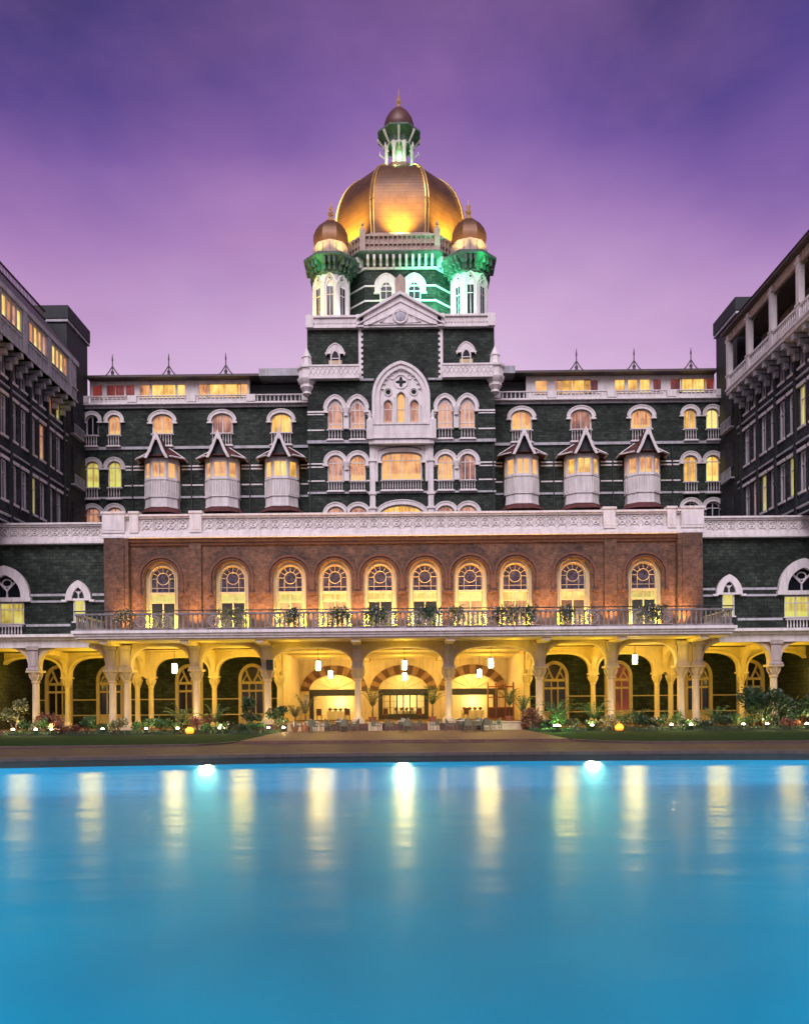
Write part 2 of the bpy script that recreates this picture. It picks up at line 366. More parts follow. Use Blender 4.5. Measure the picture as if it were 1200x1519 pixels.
def deckmat(name, c1, c2, mortar, w=.6, h=.6, rough=.35):
    m, nt, N, L, b = newmat(name)
    g = N.new('ShaderNodeNewGeometry')
    br = N.new('ShaderNodeTexBrick'); L.new(g.outputs['Position'], br.inputs[0])
    br.inputs['Color1'].default_value = (*c1,1); br.inputs['Color2'].default_value = (*c2,1); br.inputs['Mortar'].default_value = (*mortar,1)
    br.inputs['Scale'].default_value = 1; br.inputs['Brick Width'].default_value = w; br.inputs['Row Height'].default_value = h; br.inputs['Mortar Size'].default_value = .012; br.offset = 0
    n1 = N.new('ShaderNodeTexNoise'); n1.inputs['Scale'].default_value = 1.1; n1.inputs['Detail'].default_value = 7; L.new(g.outputs['Position'], n1.inputs[0])
    cr = N.new('ShaderNodeValToRGB'); cr.color_ramp.elements[0].position = .3; cr.color_ramp.elements[0].color = (.6,.6,.6,1); cr.color_ramp.elements[1].position = .7; cr.color_ramp.elements[1].color = (1.2,1.2,1.2,1); L.new(n1.outputs[0], cr.inputs[0])
    mu = N.new('ShaderNodeMixRGB'); mu.blend_type = 'MULTIPLY'; mu.inputs[0].default_value = 1; L.new(br.outputs[0], mu.inputs[1]); L.new(cr.outputs[0], mu.inputs[2]); L.new(mu.outputs[0], b.inputs['Base Color'])
    mr = N.new('ShaderNodeMapRange'); mr.inputs[3].default_value = rough-.12; mr.inputs[4].default_value = rough+.2; L.new(n1.outputs[0], mr.inputs[0]); L.new(mr.outputs[0], b.inputs['Roughness'])
    return m
M['deck'] = deckmat('deck_stone', (.042,.024,.020), (.060,.033,.027), (.02,.012,.010), .9, .6, .6)
M['terrace'] = deckmat('terrace_stone', (.115,.056,.036), (.145,.072,.046), (.045,.026,.02), .6, .6, .6)
M['coping'] = plaster('coping_stone', (.085,.055,.05), rough=.6)
M['gutter'] = plaster('gutter_dark', (.02,.018,.018), rough=.5)
M['ground'] = plaster('earth', (.05,.045,.035), rough=.9)
m_, nt_, N_, L_, b_ = newmat('lawn')
g_ = N_.new('ShaderNodeNewGeometry'); n_ = N_.new('ShaderNodeTexNoise'); n_.inputs['Scale'].default_value = 9; n_.inputs['Detail'].default_value = 8; L_.new(g_.outputs['Position'], n_.inputs[0])
c_ = N_.new('ShaderNodeValToRGB'); c_.color_ramp.elements[0].position = .35; c_.color_ramp.elements[0].color = (.004,.018,.006,1); c_.color_ramp.elements[1].position = .7; c_.color_ramp.elements[1].color = (.012,.05,.014,1)
L_.new(n_.outputs[0], c_.inputs[0]); L_.new(c_.outputs[0], b_.inputs['Base Color']); b_.inputs['Roughness'].default_value = 1; b_.inputs['Specular IOR Level'].default_value = .05; M['lawn'] = m_
# pool water and tiles
m_, nt_, N_, L_, b_ = newmat('pool_water')
b_.inputs['Base Color'].default_value = (.80,.97,1.0,1); b_.inputs['Transmission Weight'].default_value = 1; b_.inputs['IOR'].default_value = 1.06; b_.inputs['Roughness'].default_value = .21
g_ = N_.new('ShaderNodeNewGeometry'); mp_ = N_.new('ShaderNodeMapping'); mp_.inputs['Scale'].default_value = (.5,1.0,1); L_.new(g_.outputs['Position'], mp_.inputs[0])
n_ = N_.new('ShaderNodeTexNoise'); n_.inputs['Scale'].default_value = .8; n_.inputs['Detail'].default_value = 2; L_.new(mp_.outputs[0], n_.inputs[0])
bp_ = N_.new('ShaderNodeBump'); bp_.inputs['Strength'].default_value = .5; bp_.inputs['Distance'].default_value = .06; L_.new(n_.outputs[0], bp_.inputs['Height']); L_.new(bp_.outputs[0], b_.inputs['Normal'])
M['water'] = m_
m_, nt_, N_, L_, b_ = newmat('pool_tile'); b_.inputs['Base Color'].default_value = (.003,.36,.52,1); b_.inputs['Roughness'].default_value = .6
n_ = N_.new('ShaderNodeTexNoise'); n_.inputs['Scale'].default_value = .28; n_.inputs['Detail'].default_value = 4; g_ = N_.new('ShaderNodeNewGeometry'); L_.new(g_.outputs['Position'], n_.inputs[0])
c_ = N_.new('ShaderNodeValToRGB'); c_.color_ramp.elements[0].position = .3; c_.color_ramp.elements[0].color = (.0,.27,.52,1); c_.color_ramp.elements[1].position = .7; c_.color_ramp.elements[1].color = (.0,.34,.62,1)
L_.new(n_.outputs[0], c_.inputs[0]); L_.new(c_.outputs[0], b_.inputs['Base Color']); M['pooltile'] = m_

# ------------------------------------------------------------------ ground, pool, deck, lawn
WZ = -0.36
far = [(-22,30.1),(-16.5,31.3),(-12,32.1),(-8,32.7),(-4,33.1),(0,33.3),(4,33.4),(8,33.4),(12,33.2),(16.5,32.8),(22,32.1)]
near = [(22,3.2),(-22,3.2)]
pool = [(x, y) for x, y in far] + near
def flat_holed(name, outer, holes, z, mat, parent=None):
    mbx = MB(); tv, tr = tess([outer] + holes); v = [(x, y, z) for x, y in tv]
    fs = []
    for t in tr:
        a, b, c = [Vector(v[i]) for i in t]; n = (b-a).cross(c-a); fs.append(t if n.z > 0 else (t[0], t[2], t[1]))
    mbx.add(v, fs)
    return wput(name, mbx, mat, parent)
structure(flat_holed('ground', [(-900,-900),(900,-900),(900,1500),(-900,1500)], [[(-60,-20),(60,-20),(60,96),(-60,96)]], 0, M['ground']))
structure(flat_holed('pool_deck', [(-60,-20),(60,-20),(60,96),(-60,96)], [pool], 0, M['deck']))
mb = MB()
n = len(pool)
mb.add([(x, y, -.03) for x, y in pool] + [(x, y, -4.2) for x, y in pool], [(i, (i+1) % n, n+(i+1) % n, n+i) for i in range(n)])
mb.add([(x, y, -4.2) for x, y in pool], [tuple(range(n))])
structure(wput('pool_basin', mb, M['pooltile'], None))
mb = MB(); mb.add([(x, y, WZ) for x, y in pool], [tuple(range(n-1, -1, -1))])
structure(wput('pool_water', mb, M['water'], None))
# coping stones with a dark overflow gutter beneath
def offset(line, d):
    out = []
    for i, (x, y) in enumerate(line):
        a = Vector(line[max(i-1,0)]); b = Vector(line[min(i+1,len(line)-1)]); t = (b-a).normalized(); out.append((x - t.y*d, y + t.x*d))
    return out
mb = MB(); lo = offset(far, -.06); hi = offset(far, .75)
m_ = len(far)
for z0, z1 in ((-.10, .035),):
    vs = [(x,y,z0) for x,y in lo]+[(x,y,z1) for x,y in lo]+[(x,y,z1) for x,y in hi]+[(x,y,0.0) for x,y in hi]
    fs = []
    for i in range(m_-1): fs += [(i,i+1,m_+i+1,m_+i),(m_+i,m_+i+1,2*m_+i+1,2*m_+i),(2*m_+i,2*m_+i+1,3*m_+i+1,3*m_+i)]
    mb.add(vs, fs)
structure(wput('pool_coping', mb, M['coping'], None))
mb = MB(); l2 = offset(far, -.02)
mb.add([(x,y,-.36) for x,y in l2]+[(x,y,-.10) for x,y in l2], [(i,i+1,m_+i+1,m_+i) for i in range(m_-1)])
structure(wput('pool_kerb', mb, M['gutter'], None))
# raised paving step that carries the lawns and the terrace
TH = 8.7
def kerb(name, pts, z0, z1, w, mat):
    mbk = MB(); a = pts; b = offset(pts, w); k = len(a)
    mbk.add([(x,y,z0) for x,y in a]+[(x,y,z1) for x,y in a]+[(x,y,z1) for x,y in b]+[(x,y,z0) for x,y in b],
            [q for i in range(k-1) for q in ((i,i+1,k+i+1,k+i),(k+i,k+i+1,2*k+i+1,2*k+i),(2*k+i,2*k+i+1,3*k+i+1,3*k+i))])
    return structure(wput(name, mbk, mat, None))
lawnL = [(-31.2,38.6),(-24,39.4),(-17,40.0),(-12,40.3),(-10.4,40.8),(-9.4,42.3),(-8.9,43.6)]
lawnR = [(8.9,43.6),(9.4,42.3),(10.4,41.0),(12,40.2),(17,39.8),(24,39.5),(31.2,39.0)]
for nm, ln, back in (('lawn', lawnL, [(-8.9,56.0),(-31.2,56.0)]), ('lawn', lawnR, [(31.2,56.0),(8.9,56.0)])):
    o = structure(flat_holed(nm, ln + back, [], .07, M['lawn']))
kerb('lawn_kerb', lawnL, 0, .10, .28, M['coping']); kerb('lawn_kerb', lawnR, 0, .10, .28, M['coping'])
mb = MB(); mb.box(-TH, TH, 42.7, 58.6, .004, .15)
mb.box(-TH-.25, TH+.25, 42.35, 42.7, .004, .06)
structure(wput('terrace', mb, M['terrace'], None))
mb = MB(); mb.box(-31.2,-TH-.2,56.0,59.0,.004,.10); mb.box(TH+.2,31.2,56.0,59.0,.004,.10)
structure(wput('flower_bed_soil', mb, M['ground'], None))

# underwater pool lamps in the far wall, then added unseen fill lights
for i, (px, w_) in enumerate(((310, 'left'), (597, 'middle'), (878, 'right'))):
    X = mx(px, 33); 
    Yf = [y0+(y1-y0)*(X-x0)/(x1-x0) for (x0,y0),(x1,y1) in zip(far[:-1], far[1:]) if x0 <= X <= x1][0]
    t = thing('pool_lamp', f'glowing underwater pool lamp in the far pool wall, {w_} of the three', 'pool lamp', (X, Yf-.05, -.62), group='underwater lamps along the far pool wall')
    h = MB(); h.lathe([(.26,-.02),(.26,.05),(.20,.06)], 16); me = h.mesh('housing', M['greywhite'])
    o = put('housing', me, t); o.rotation_euler = (R(90),0,0)
    h = MB(); h.lathe([(.2,.055),(.19,.09),(.1,.11)], 16); o = put('lens', h.mesh('lens', M['lampG']), t); o.rotation_euler = (R(90),0,0)
    lamp('pool_light', 'AREA', (X, Yf-.45, -.75), 160, (.3,1,.7), None, .5, target=(X, Yf-8, -1.6))
for X in (-16,-5.5,5.5,16):  # unseen lights added at the near wall for an even turquoise fill
    lamp('pool_light', 'AREA', (X, 3.4, -1.0), 620, (.35,.95,1), None, 1.0, target=(X*.9, 10, -4.2))
for Y, e_ in ((6,1050),(11,1350),(16,1650),(21,1400),(25.5,350)):  # unseen lights added along the side walls to brighten the middle of the pool
    for s_ in (-1,1): lamp('pool_light', 'AREA', (s_*21.8, Y, -1.0), e_, (.45,1,.97), None, 1.0, target=(s_*4, Y-.5, -4.2))

# ------------------------------------------------------------------ openings
def arch(w, h, rise, kind='round', n=14):
    a = w/2; P = []
    if kind == 'flat': return [(-a, h), (a, h)]
    if kind == 'pointed':
        r = (a*a + rise*rise)/(2*a) if rise > a*1.02 else None
        if r is None: kind = 'round'
        else:
            tm = math.acos((r-a)/r); k = n//2
            left = [(-a + r - r*math.cos(tm*i/k), h + r*math.sin(tm*i/k)) for i in range(k+1)]
            return left + [(-x, z) for x, z in reversed(left[:-1])]
    if kind == 'basket':
        for i in range(n+1):
            t = PI - PI*i/n; c, s = math.cos(t), math.sin(t)
            P.append((a*math.copysign(abs(c)**.72, c), h + rise*abs(s)**.72))
        return P
    for i in range(n+1):
        t = PI - PI*i/n; P.append((a*math.cos(t), h + rise*math.sin(t)))
    return P
def outline(w, h, rise, kind, n=14): return [(-w/2, 0)] + arch(w, h, rise, kind, n) + [(w/2, 0)]
def shift(pts, dx, dz): return [(x+dx, z+dz) for x, z in pts]
def balusters(mb, x0, x1, y, z0, z1, step, r=.07, n=6, rail=.1, d=.12):
    mb.box(x0, x1, y-d, y+d, z0, z0+rail); mb.box(x0, x1, y-d, y+d, z1-rail, z1)
    h = z1-z0-2*rail; k = max(1, int((x1-x0)/step)); 
    for i in range(k):
        x = x0 + (i+.5)*(x1-x0)/k
        mb.lathe([(r*.9,0),(r*.55,h*.12),(r,h*.35),(r*.5,h*.75),(r*.85,h)], n, (x, y), 0, z0+rail)
CACHE = {}
def window(parent, pos, rot, w, h, rise, kind, pane, hood=.22, leg=.0, bars=(0,), trans=(), balc=0, sill=.12, trim='white', recess=.28, tracery=None, hoodout=.14, fr=.09, name='window'):
    key = (w,h,rise,kind,hood,leg,bars,trans,balc,sill,trim,recess,tracery,hoodout,fr)
    if key not in CACHE:
        f = MB()
        if kind == 'flat': inn = [(-w/2,0),(-w/2,h),(w/2,h),(w/2,0)]; i2 = [(-w/2+fr,0),(-w/2+fr,h-fr),(w/2-fr,h-fr),(w/2-fr,0)]
        else: inn = outline(w,h,rise,kind); i2 = outline(w-2*fr,h,rise-fr,kind)
        f.band(i2, inn, recess-.16, recess-.02)
        ztop = lambda x: (h-fr) if kind == 'flat' else max(z for z in [h + (rise-fr)*math.sqrt(max(0,1-(x/(w/2))**2))])
        for b in bars: f.box(b-.035, b+.035, recess-.13, recess-.03, .0, ztop(b))
        for z in trans: f.box(-w/2+fr, w/2-fr, recess-.14, recess-.028, z-.035, z+.035)
        if tracery == 'fan':
            for a_ in (40, 90, 140):
                f.tube([(0, recess-.08, h), (w*.46*math.cos(R(a_)), recess-.08, h+(rise-fr)*.96*math.sin(R(a_)))], .035, 4)
        if tracery == 'lace':     # cusped edge inside the arch
            A = arch(w-2*fr, h, rise-fr, kind, 14); B = arch(w*.72, h-.05, (rise-fr)*.80, kind, 14)
            B = [(x*(1.0 if i % 2 else .88), h+(z-h)*(1.0 if i % 2 else .88)) for i, (x, z) in enumerate(B)]
            f.band(B, A, recess-.15, recess-.05)
        if sill: f.box(-w/2-.08, w/2+.08, -.10, recess, -sill, 0)
        if balc:
            balusters(f, -w/2, w/2, -.22, -balc, -.02, .24, .055, 5, .09, .09)
            f.box(-w/2-.10, w/2+.10, -.40, 0.0, -balc-.10, -balc); pass
        hd = None
        if hood:
            hd = MB()
            if kind == 'flat': hd.box(-w/2-hood*.6, w/2+hood*.6, -hoodout, .0, h, h+hood)
            else:
                A = arch(w+.02, h, rise+.01, kind); B = arch(w+2*hood, h, rise+hood, kind)
                if leg: A = [(A[0][0], h-leg)] + A + [(A[-1][0], h-leg)]; B = [(B[0][0], h-leg)] + B + [(B[-1][0], h-leg)]
                hd.band(A, B, -hoodout, 0.0)
                B2 = arch(w+2*hood+.10, h, rise+hood+.05, kind)
                hd.band(arch(w+2*hood-.10, h, rise+hood-.05, kind), B2, -hoodout-.06, -hoodout+.02)
                for s in (-1,1):
                    x0 = s*(w/2+hood/2); hd.box(x0-hood/2-.10, x0+hood/2+.10, -hoodout-.04, 0, h-leg-.14, h-leg)
            hd = hd.mesh('hood_mould', M[trim])
        p = MB(); p.prism(inn[::-1], recess-.02, recess+.02)
        CACHE[key] = (f.mesh('window', M[trim]), hd, p)
    f, hd, p = CACHE[key]
    pk = key + (pane,)
    if pk not in CACHE: CACHE[pk] = p.mesh('pane', M[pane])
    o = put(name, f, parent, pos, rot)
    put('pane', CACHE[pk], o)
    if hd: put('hood_mould', hd, o)
    return o

class Face:
    """one wall sheet; local x along the wall, y into it, z up"""
    def __init__(s, parent, org, rot=0): s.p = parent; s.o = Vector(org); s.r = rot; s.h = []
    def pos(s, x, z, y=0):
        c, sn = math.cos(s.r), math.sin(s.r); return (s.o.x + c*x - sn*y, s.o.y + sn*x + c*y, s.o.z + z)
    def win(s, x, z, w, h, rise, kind, pane, **k):
        s.h.append(shift(outline(w,h,rise,kind) if kind != 'flat' else [(-w/2,0),(-w/2,h),(w/2,h),(w/2,0)], x, z))
        return window(s.p, s.pos(x, z), s.r, w, h, rise, kind, pane, **k)
    def wall(s, x0, x1, z0, z1, mat, depth=.45, name='wall'):
        m = MB(); m.holed([(x0,z0),(x0,z1),(x1,z1),(x1,z0)], s.h, 0, depth)
        return put(name, m.mesh(name, mat), s.p, tuple(s.o), s.r)
pick = lambda s: rnd.choice(s)

def oct_pts(ap, c=(0,0), ph=PI/8, n=8):
    r = ap/math.cos(PI/n); return [(c[0]+r*math.cos(ph+2*PI*k/n), c[1]+r*math.sin(ph+2*PI*k/n)) for k in range(n)]
OC = 1/math.cos(PI/8)
def octl(mb, prof, c=(0,0)): return mb.lathe([(r*OC, z) for r, z in prof], 8, c, PI/8)

# ------------------------------------------------------------------ the main range (behind the podium)
Y0 = 80.0
GD = 'wall'
def main_range():
    B = thing('palace_building', 'long dark green stone palace range with white trim behind the brick podium', 'building', (0, Y0, 0))
    Z = lambda py: mz(py, Y0)
    for side in (-1, 1):
        F = Face(B, (0, Y0, 0))
        # upper row singles
        for i, d in enumerate((178, 266, 355)):
            x = side*d*Y0/1200
            pane = {(-1,0):'paneY',(-1,1):'paneP',(-1,2):'paneO',(1,0):'paneO',(1,1):'paneP',(1,2):'paneO'}[(side,i)]
            F.win(x, Z(640), 2.1, 1.25, .72, 'round', pane, hood=.34, leg=.12, bars=(0,), trans=(), balc=1.25, fr=.13)
        # paired windows by the corner, three rows
        for i, d in enumerate((427, 460)):
            x = side*d*Y0/1200
            F.win(x, Z(641), 1.25, 1.45, .55, 'round', 'paneD' if (side < 0 and i) else 'paneY' if side > 0 else 'paneO', hood=.34, leg=.1, balc=1.15, fr=.1)
            F.win(x, Z(719), 1.35, 2.0, .6, 'round', 'paneY' if side > 0 else 'paneL', hood=.36, leg=.1, trans=(2.0,), balc=1.15, fr=.1, bars=(0,))
            F.win(x, Z(784), 1.5, 1.75, .6, 'round', 'paneP' if side < 0 else 'paneD', hood=.36, leg=.1, trans=(1.75,), fr=.1)
        # unseen middle-floor windows between the bays
        xa, xb = (-31.5, -9.0) if side < 0 else (9.0, 31.5)
        F.wall(xa, xb, 12.0, Z(598), M['green'])
        # white courses
        m = MB()
        for p0, p1, d_ in ((598,602,.22),(659,663,.16),(733,736,.10)): m.box(xa, xb, Y0-d_, Y0, Z(p1), Z(p0))
        pieces('string_course', m, M['greywhite'], B)
        m = MB()
        gaps = [g for d in (178,266,355) for g in [(side*d*Y0/1200-1.9, side*d*Y0/1200+1.9)]] + [(side*443.5*Y0/1200-2.1, side*443.5*Y0/1200+2.1)]
        gaps.sort()
        for p0, p1 in ((687,689.2),(692,694.2),(715.5,717.5)):
            x = xa
            for g0, g1 in gaps:
                if g0 > x: m.box(x, g0, Y0-.05, Y0, Z(p1), Z(p0))
                x = max(x, g1)
            if x < xb: m.box(x, xb, Y0-.05, Y0, Z(p1), Z(p0))
        pieces('white_band', m, M['white'], B)
        # roof gallery: balustrade, set-back attic, eaves
        m = MB()
        zb, zt = Z(598), Z(585.5)
        m.box(xa, xb, Y0-.55, Y0+.05, zb, zb+.12)
        posts = [side*d*Y0/1200 for d in (140,222,310,398,470)]
        edges = sorted(posts)
        for x in edges: m.box(x-.45, x+.45, Y0-.52, Y0-.22, zb+.22, zt+.05)
        cur = xa
        for x in edges + [xb+.45]:
            if x-.45-cur > .6: balusters(m, cur, x-.45, Y0-.37, zb+.12, zt+.05, .40, .075, 6, .08, .10)
            cur = x+.45
        put('roof_balustrade', m.mesh('roof_balustrade', M['white']), B, (0,0,0))
        YA = Y0+1.6
        G = Face(B, (0, YA, 0)); z0 = Z(598)+.1
        zc = mz(560.5, YA)
        wins = []
        if side < 0:
            spec = [(-425,1.9,'paneR'),(-452,1.1,'paneR'),(-403,1.0,'paneR'),(-353,2.5,'paneY'),(-381,1.1,'paneO'),(-327,.9,'paneY'),(-263,3.4,'paneY'),(-293,1.1,'paneO'),(-235,1.1,'paneO')]
            xs, xe = xa, -15.3
        else:
            spec = [(208,1.3,'paneO'),(256,3.4,'paneY'),(233,.8,'paneP'),(282,1.4,'paneR'),(324,1.1,'paneY'),(343,1.1,'paneY'),(361,1.1,'paneY'),(379,.9,'paneR'),(407,1.2,'paneR'),(432,2.7,'paneY'),(456,1.0,'paneR')]
            xs, xe = 12.6, xb
        for d, w, pn in spec:
            G.win(d*YA/1200, mz(586, YA), w, mz(565.5,YA)-mz(586,YA), 0, 'flat', pn, hood=0, sill=.06, bars=(0,) if w > 1.6 else (), fr=.07, recess=.2)
        G.wall(xs, xe, z0-1.2, zc, M['white'], name='attic_wall')
        m = MB(); m.box(xa if side<0 else 9, -9 if side<0 else xb, YA+.6, YA+8, z0-.5, zc-.3)
        put('attic_core', m.mesh('attic_core', M['darkwall']), B, (0,0,0))
        m = MB()
        e0, e1 = (xa, -14.2) if side < 0 else (11.4, xb)
        zz = zc
        m.add([(e0,YA-1.0,zz),(e1,YA-1.0,zz),(e1,YA+5,zz),(e0,YA+5,zz),(e0,YA-1.0,zz+.22),(e1,YA-1.0,zz+.22),(e1,YA+5,zz+1.1),(e0,YA+5,zz+1.1)],
              [(0,3,2,1),(4,5,6,7),(0,1,5,4),(1,2,6,5),(2,3,7,6),(3,0,4,7)])
        rf = put('roof', m.mesh('roof', M['roof']), B, (0,0,0))
        m = MB(); f0, f1 = (-14.2,-9.0) if side < 0 else (9.0,11.4); m.box(f0, f1, YA-.9, YA+5, zz+.02, zz+.75)
        put('roof_slab', m.mesh('roof_slab', M['greywhite']), B, (0,0,0))
        for d in (260, 345, 429):
            x = side*d*(YA+1.5)/1200; zf = zz+.45
            m = MB()
            m.lathe([(.34,0),(.28,.35),(.16,.6),(.14,1.0),(.19,1.05),(.07,1.3),(.05,2.2),(.09,2.3),(.015,3.0)], 8, (x, YA+1.5), 0, zf)
            for s in (-1,1):
                m.tube([(x+s*1.75, YA+1.5, zf), (x+s*1.0, YA+1.5, zf+.45), (x+s*.45, YA+1.5, zf+1.0), (x, YA+1.5, zf+1.7)], .055, 4)
                m.tube([(x+s*1.75, YA+1.5, zf+.02), (x, YA+1.5, zf+.22)], .06, 4)
                m.tube([(x+s*1.0, YA+1.5, zf+.1), (x+s*1.0, YA+1.5, zf+.5)], .035, 4)
            put('roof_finial', m.mesh('roof_finial', M['roof']), rf, (0,0,0))
        # oriels
        for i, d in enumerate((178, 267, 357)):
            oriel(B, side*d*Y0/1200*.99, Y0, side, i)
        # downpipe
        for d in (158, 400, 312, 225):
            m = MB(); m.tube([(side*d*Y0/1200, Y0-.1, 13), (side*d*Y0/1200, Y0-.1, Z(665))], .07, 6); put('downpipe', m.mesh('downpipe', M['iron']), B, (0,0,0))
    m = MB(); m.box(-31.5, 31.5, Y0+.46, Y0+14, 0, Z(598)-.02)
    m.box(-31.5, -6.5, Y0+.02, Y0+.46, 0, 11.98); m.box(6.5, 31.5, Y0+.02, Y0+.46, 0, 11.98)
    put('core', m.mesh('core', M['darkwall']), B, (0,0,0))
    return B

def oriel(B, x, Yw, side, i):
    """canted timber bay: three glazed faces, balustraded apron, hipped tile roof with a gable, tiled skirt"""
    z = lambda py: mz(py, Yw-1.2)
    P = lambda k=0.0, dy=0.0: [(-1.58-k,.0),(-1.58-k,-.95-k*.4),(-.76-k*.4,-1.75-k-dy),(.76+k*.4,-1.75-k-dy),(1.58+k,-.95-k*.4),(1.58+k,.0)]
    zb, zs, zc, zt = z(749), z(735), z(709), z(681)
    o = Vector((x, Yw, 0))
    m = MB()
    m.plan(P(0), zb, zs); m.plan(P(.10), zs-.05, zs+.08); m.plan(P(.06), zb-.1, zb+.05)
    m.plan(P(-.05), zs+.08, zc)
    m.plan(P(.05), zc-.06, zc+.08)
    ml = MB(); ml.plan(P(.04), zt-.02, zt+.30)
    body = put('bay_window', m.mesh('bay_window', M['white']), B, tuple(o))
    put('bay_lintel', ml.mesh('bay_lintel', M['white']), body, tuple(o))
    # frames and balustrade ribs on the three faces, panes set behind
    pts = P(-.08); pm = MB(); fm = MB()
    for a, b in zip(pts[:-1], pts[1:]):
        a = Vector((*a,0)); b = Vector((*b,0)); t = (b-a); ln = t.length; t.normalize()
        nrm = Vector((t.y, -t.x, 0))
        if nrm.y > .01: nrm = -nrm
        def bx(mm, s0, s1, z0, z1, o0, o1):
            q = [a+t*s0+nrm*o0, a+t*s1+nrm*o0, a+t*s1+nrm*o1, a+t*s0+nrm*o1]
            mm.plan([(p.x,p.y) for p in q], z0, z1)
        bx(pm, .03, ln-.03, zc+.09, zt-.03, -.06, -.02)
        for s0 in (0, ln-.17): bx(fm, s0, s0+.17, zc+.08, zt-.02, -.05, .12)
        if ln > 1.2: bx(fm, ln/2-.05, ln/2+.05, zc+.08, zt-.02, -.02, .09)
        bx(fm, .17, ln-.17, zt-.22, zt-.02, -.02, .10)
        bx(fm, .17, ln-.17, zc+.08, zc+.2, -.02, .10)
        k = max(2, int(ln/.22))
        for q in range(k):
            s = (q+.5)*ln/k; bx(fm, s-.045, s+.045, zs+.14, zc-.14, .06, .17)
    put('window_frame', fm.mesh('window_frame', M['white']), body, tuple(o))
    pk = {-1:('paneY','paneO','paneO'),1:('paneO','paneY','paneO')}[side][i]
    put('pane', pm.mesh('pane', M[pk]), body, tuple(o))
    # hip roof
    m = MB(); e = [(-2.3,.0),(-2.3,-1.2),(-1.1,-2.35),(1.1,-2.35),(2.3,-1.2),(2.3,.0)]
    ze = zt+.30; zr = z(652)
    rr = [(-.5,.0),(-.35,-.15),(-.15,-.3),(.15,-.3),(.35,-.15),(.5,.0)]
    m.plan(e, ze-.05, zr-.25, rr)
    # gable over the middle face
    zg = ze+2.0
    m.add([(-1.0,-2.45,ze-.12),(1.0,-2.45,ze-.12),(0,-2.45,zg+.1),(-1.0,0,ze-.12),(1.0,0,ze-.12),(0,0,zg+.1)], [(0,2,5,3),(1,4,5,2)])
    rf = put('bay_roof', m.mesh('bay_roof', M['tile']), body, tuple(o))
    m = MB()
    gi = [(-.90,ze-.35),(-.52,ze+.35),(0,zg-.32),(.52,ze+.35),(.90,ze-.35)]
    go = [(-1.16,ze-.32),(-.74,ze+.48),(0,zg+.34),(.74,ze+.48),(1.16,ze-.32)]
    m.band(gi, go, -2.62, -2.45)
    m.tube([(0,-2.53,zg-.6),(0,-2.53,zg+.75)], [.07,.02], 5)
    for s in (-1,1):
        m.tube([(s*1.28,-2.45,ze-.15),(s*2.38,-1.25,ze-.07)], .09, 5); m.tube([(s*2.38,-1.25,ze-.07),(s*2.38,0,ze-.07)], .09, 5)
        m.tube([(s*.6,-.2,zr-.3),(s*2.3,-1.25,ze+.02)], .06, 4)
    put('barge_board', m.mesh('barge_board', M['white']), rf, tuple(o))
    m = MB(); m.prism([(-.98,ze-.1),(.98,ze-.1),(0,zg-.35)], -2.1, -2.0); put('gable_panel', m.mesh('gable_panel', M['darkwall']), rf, tuple(o))
    # tiled skirt below
    m = MB(); zk = z(758)
    m.plan([(-2.3,.0),(-2.3,-1.3),(-1.1,-2.4),(1.1,-2.4),(2.3,-1.3),(2.3,.0)], zk-.12, zb-.1, P(.0))
    put('tiled_skirt', m.mesh('tiled_skirt', M['tile']), body, tuple(o))
    m = MB(); m.plan(P(-.35), 15.0, zk-.1); put('bay_base', m.mesh('bay_base', M['cream']), body, tuple(o))
main_range()

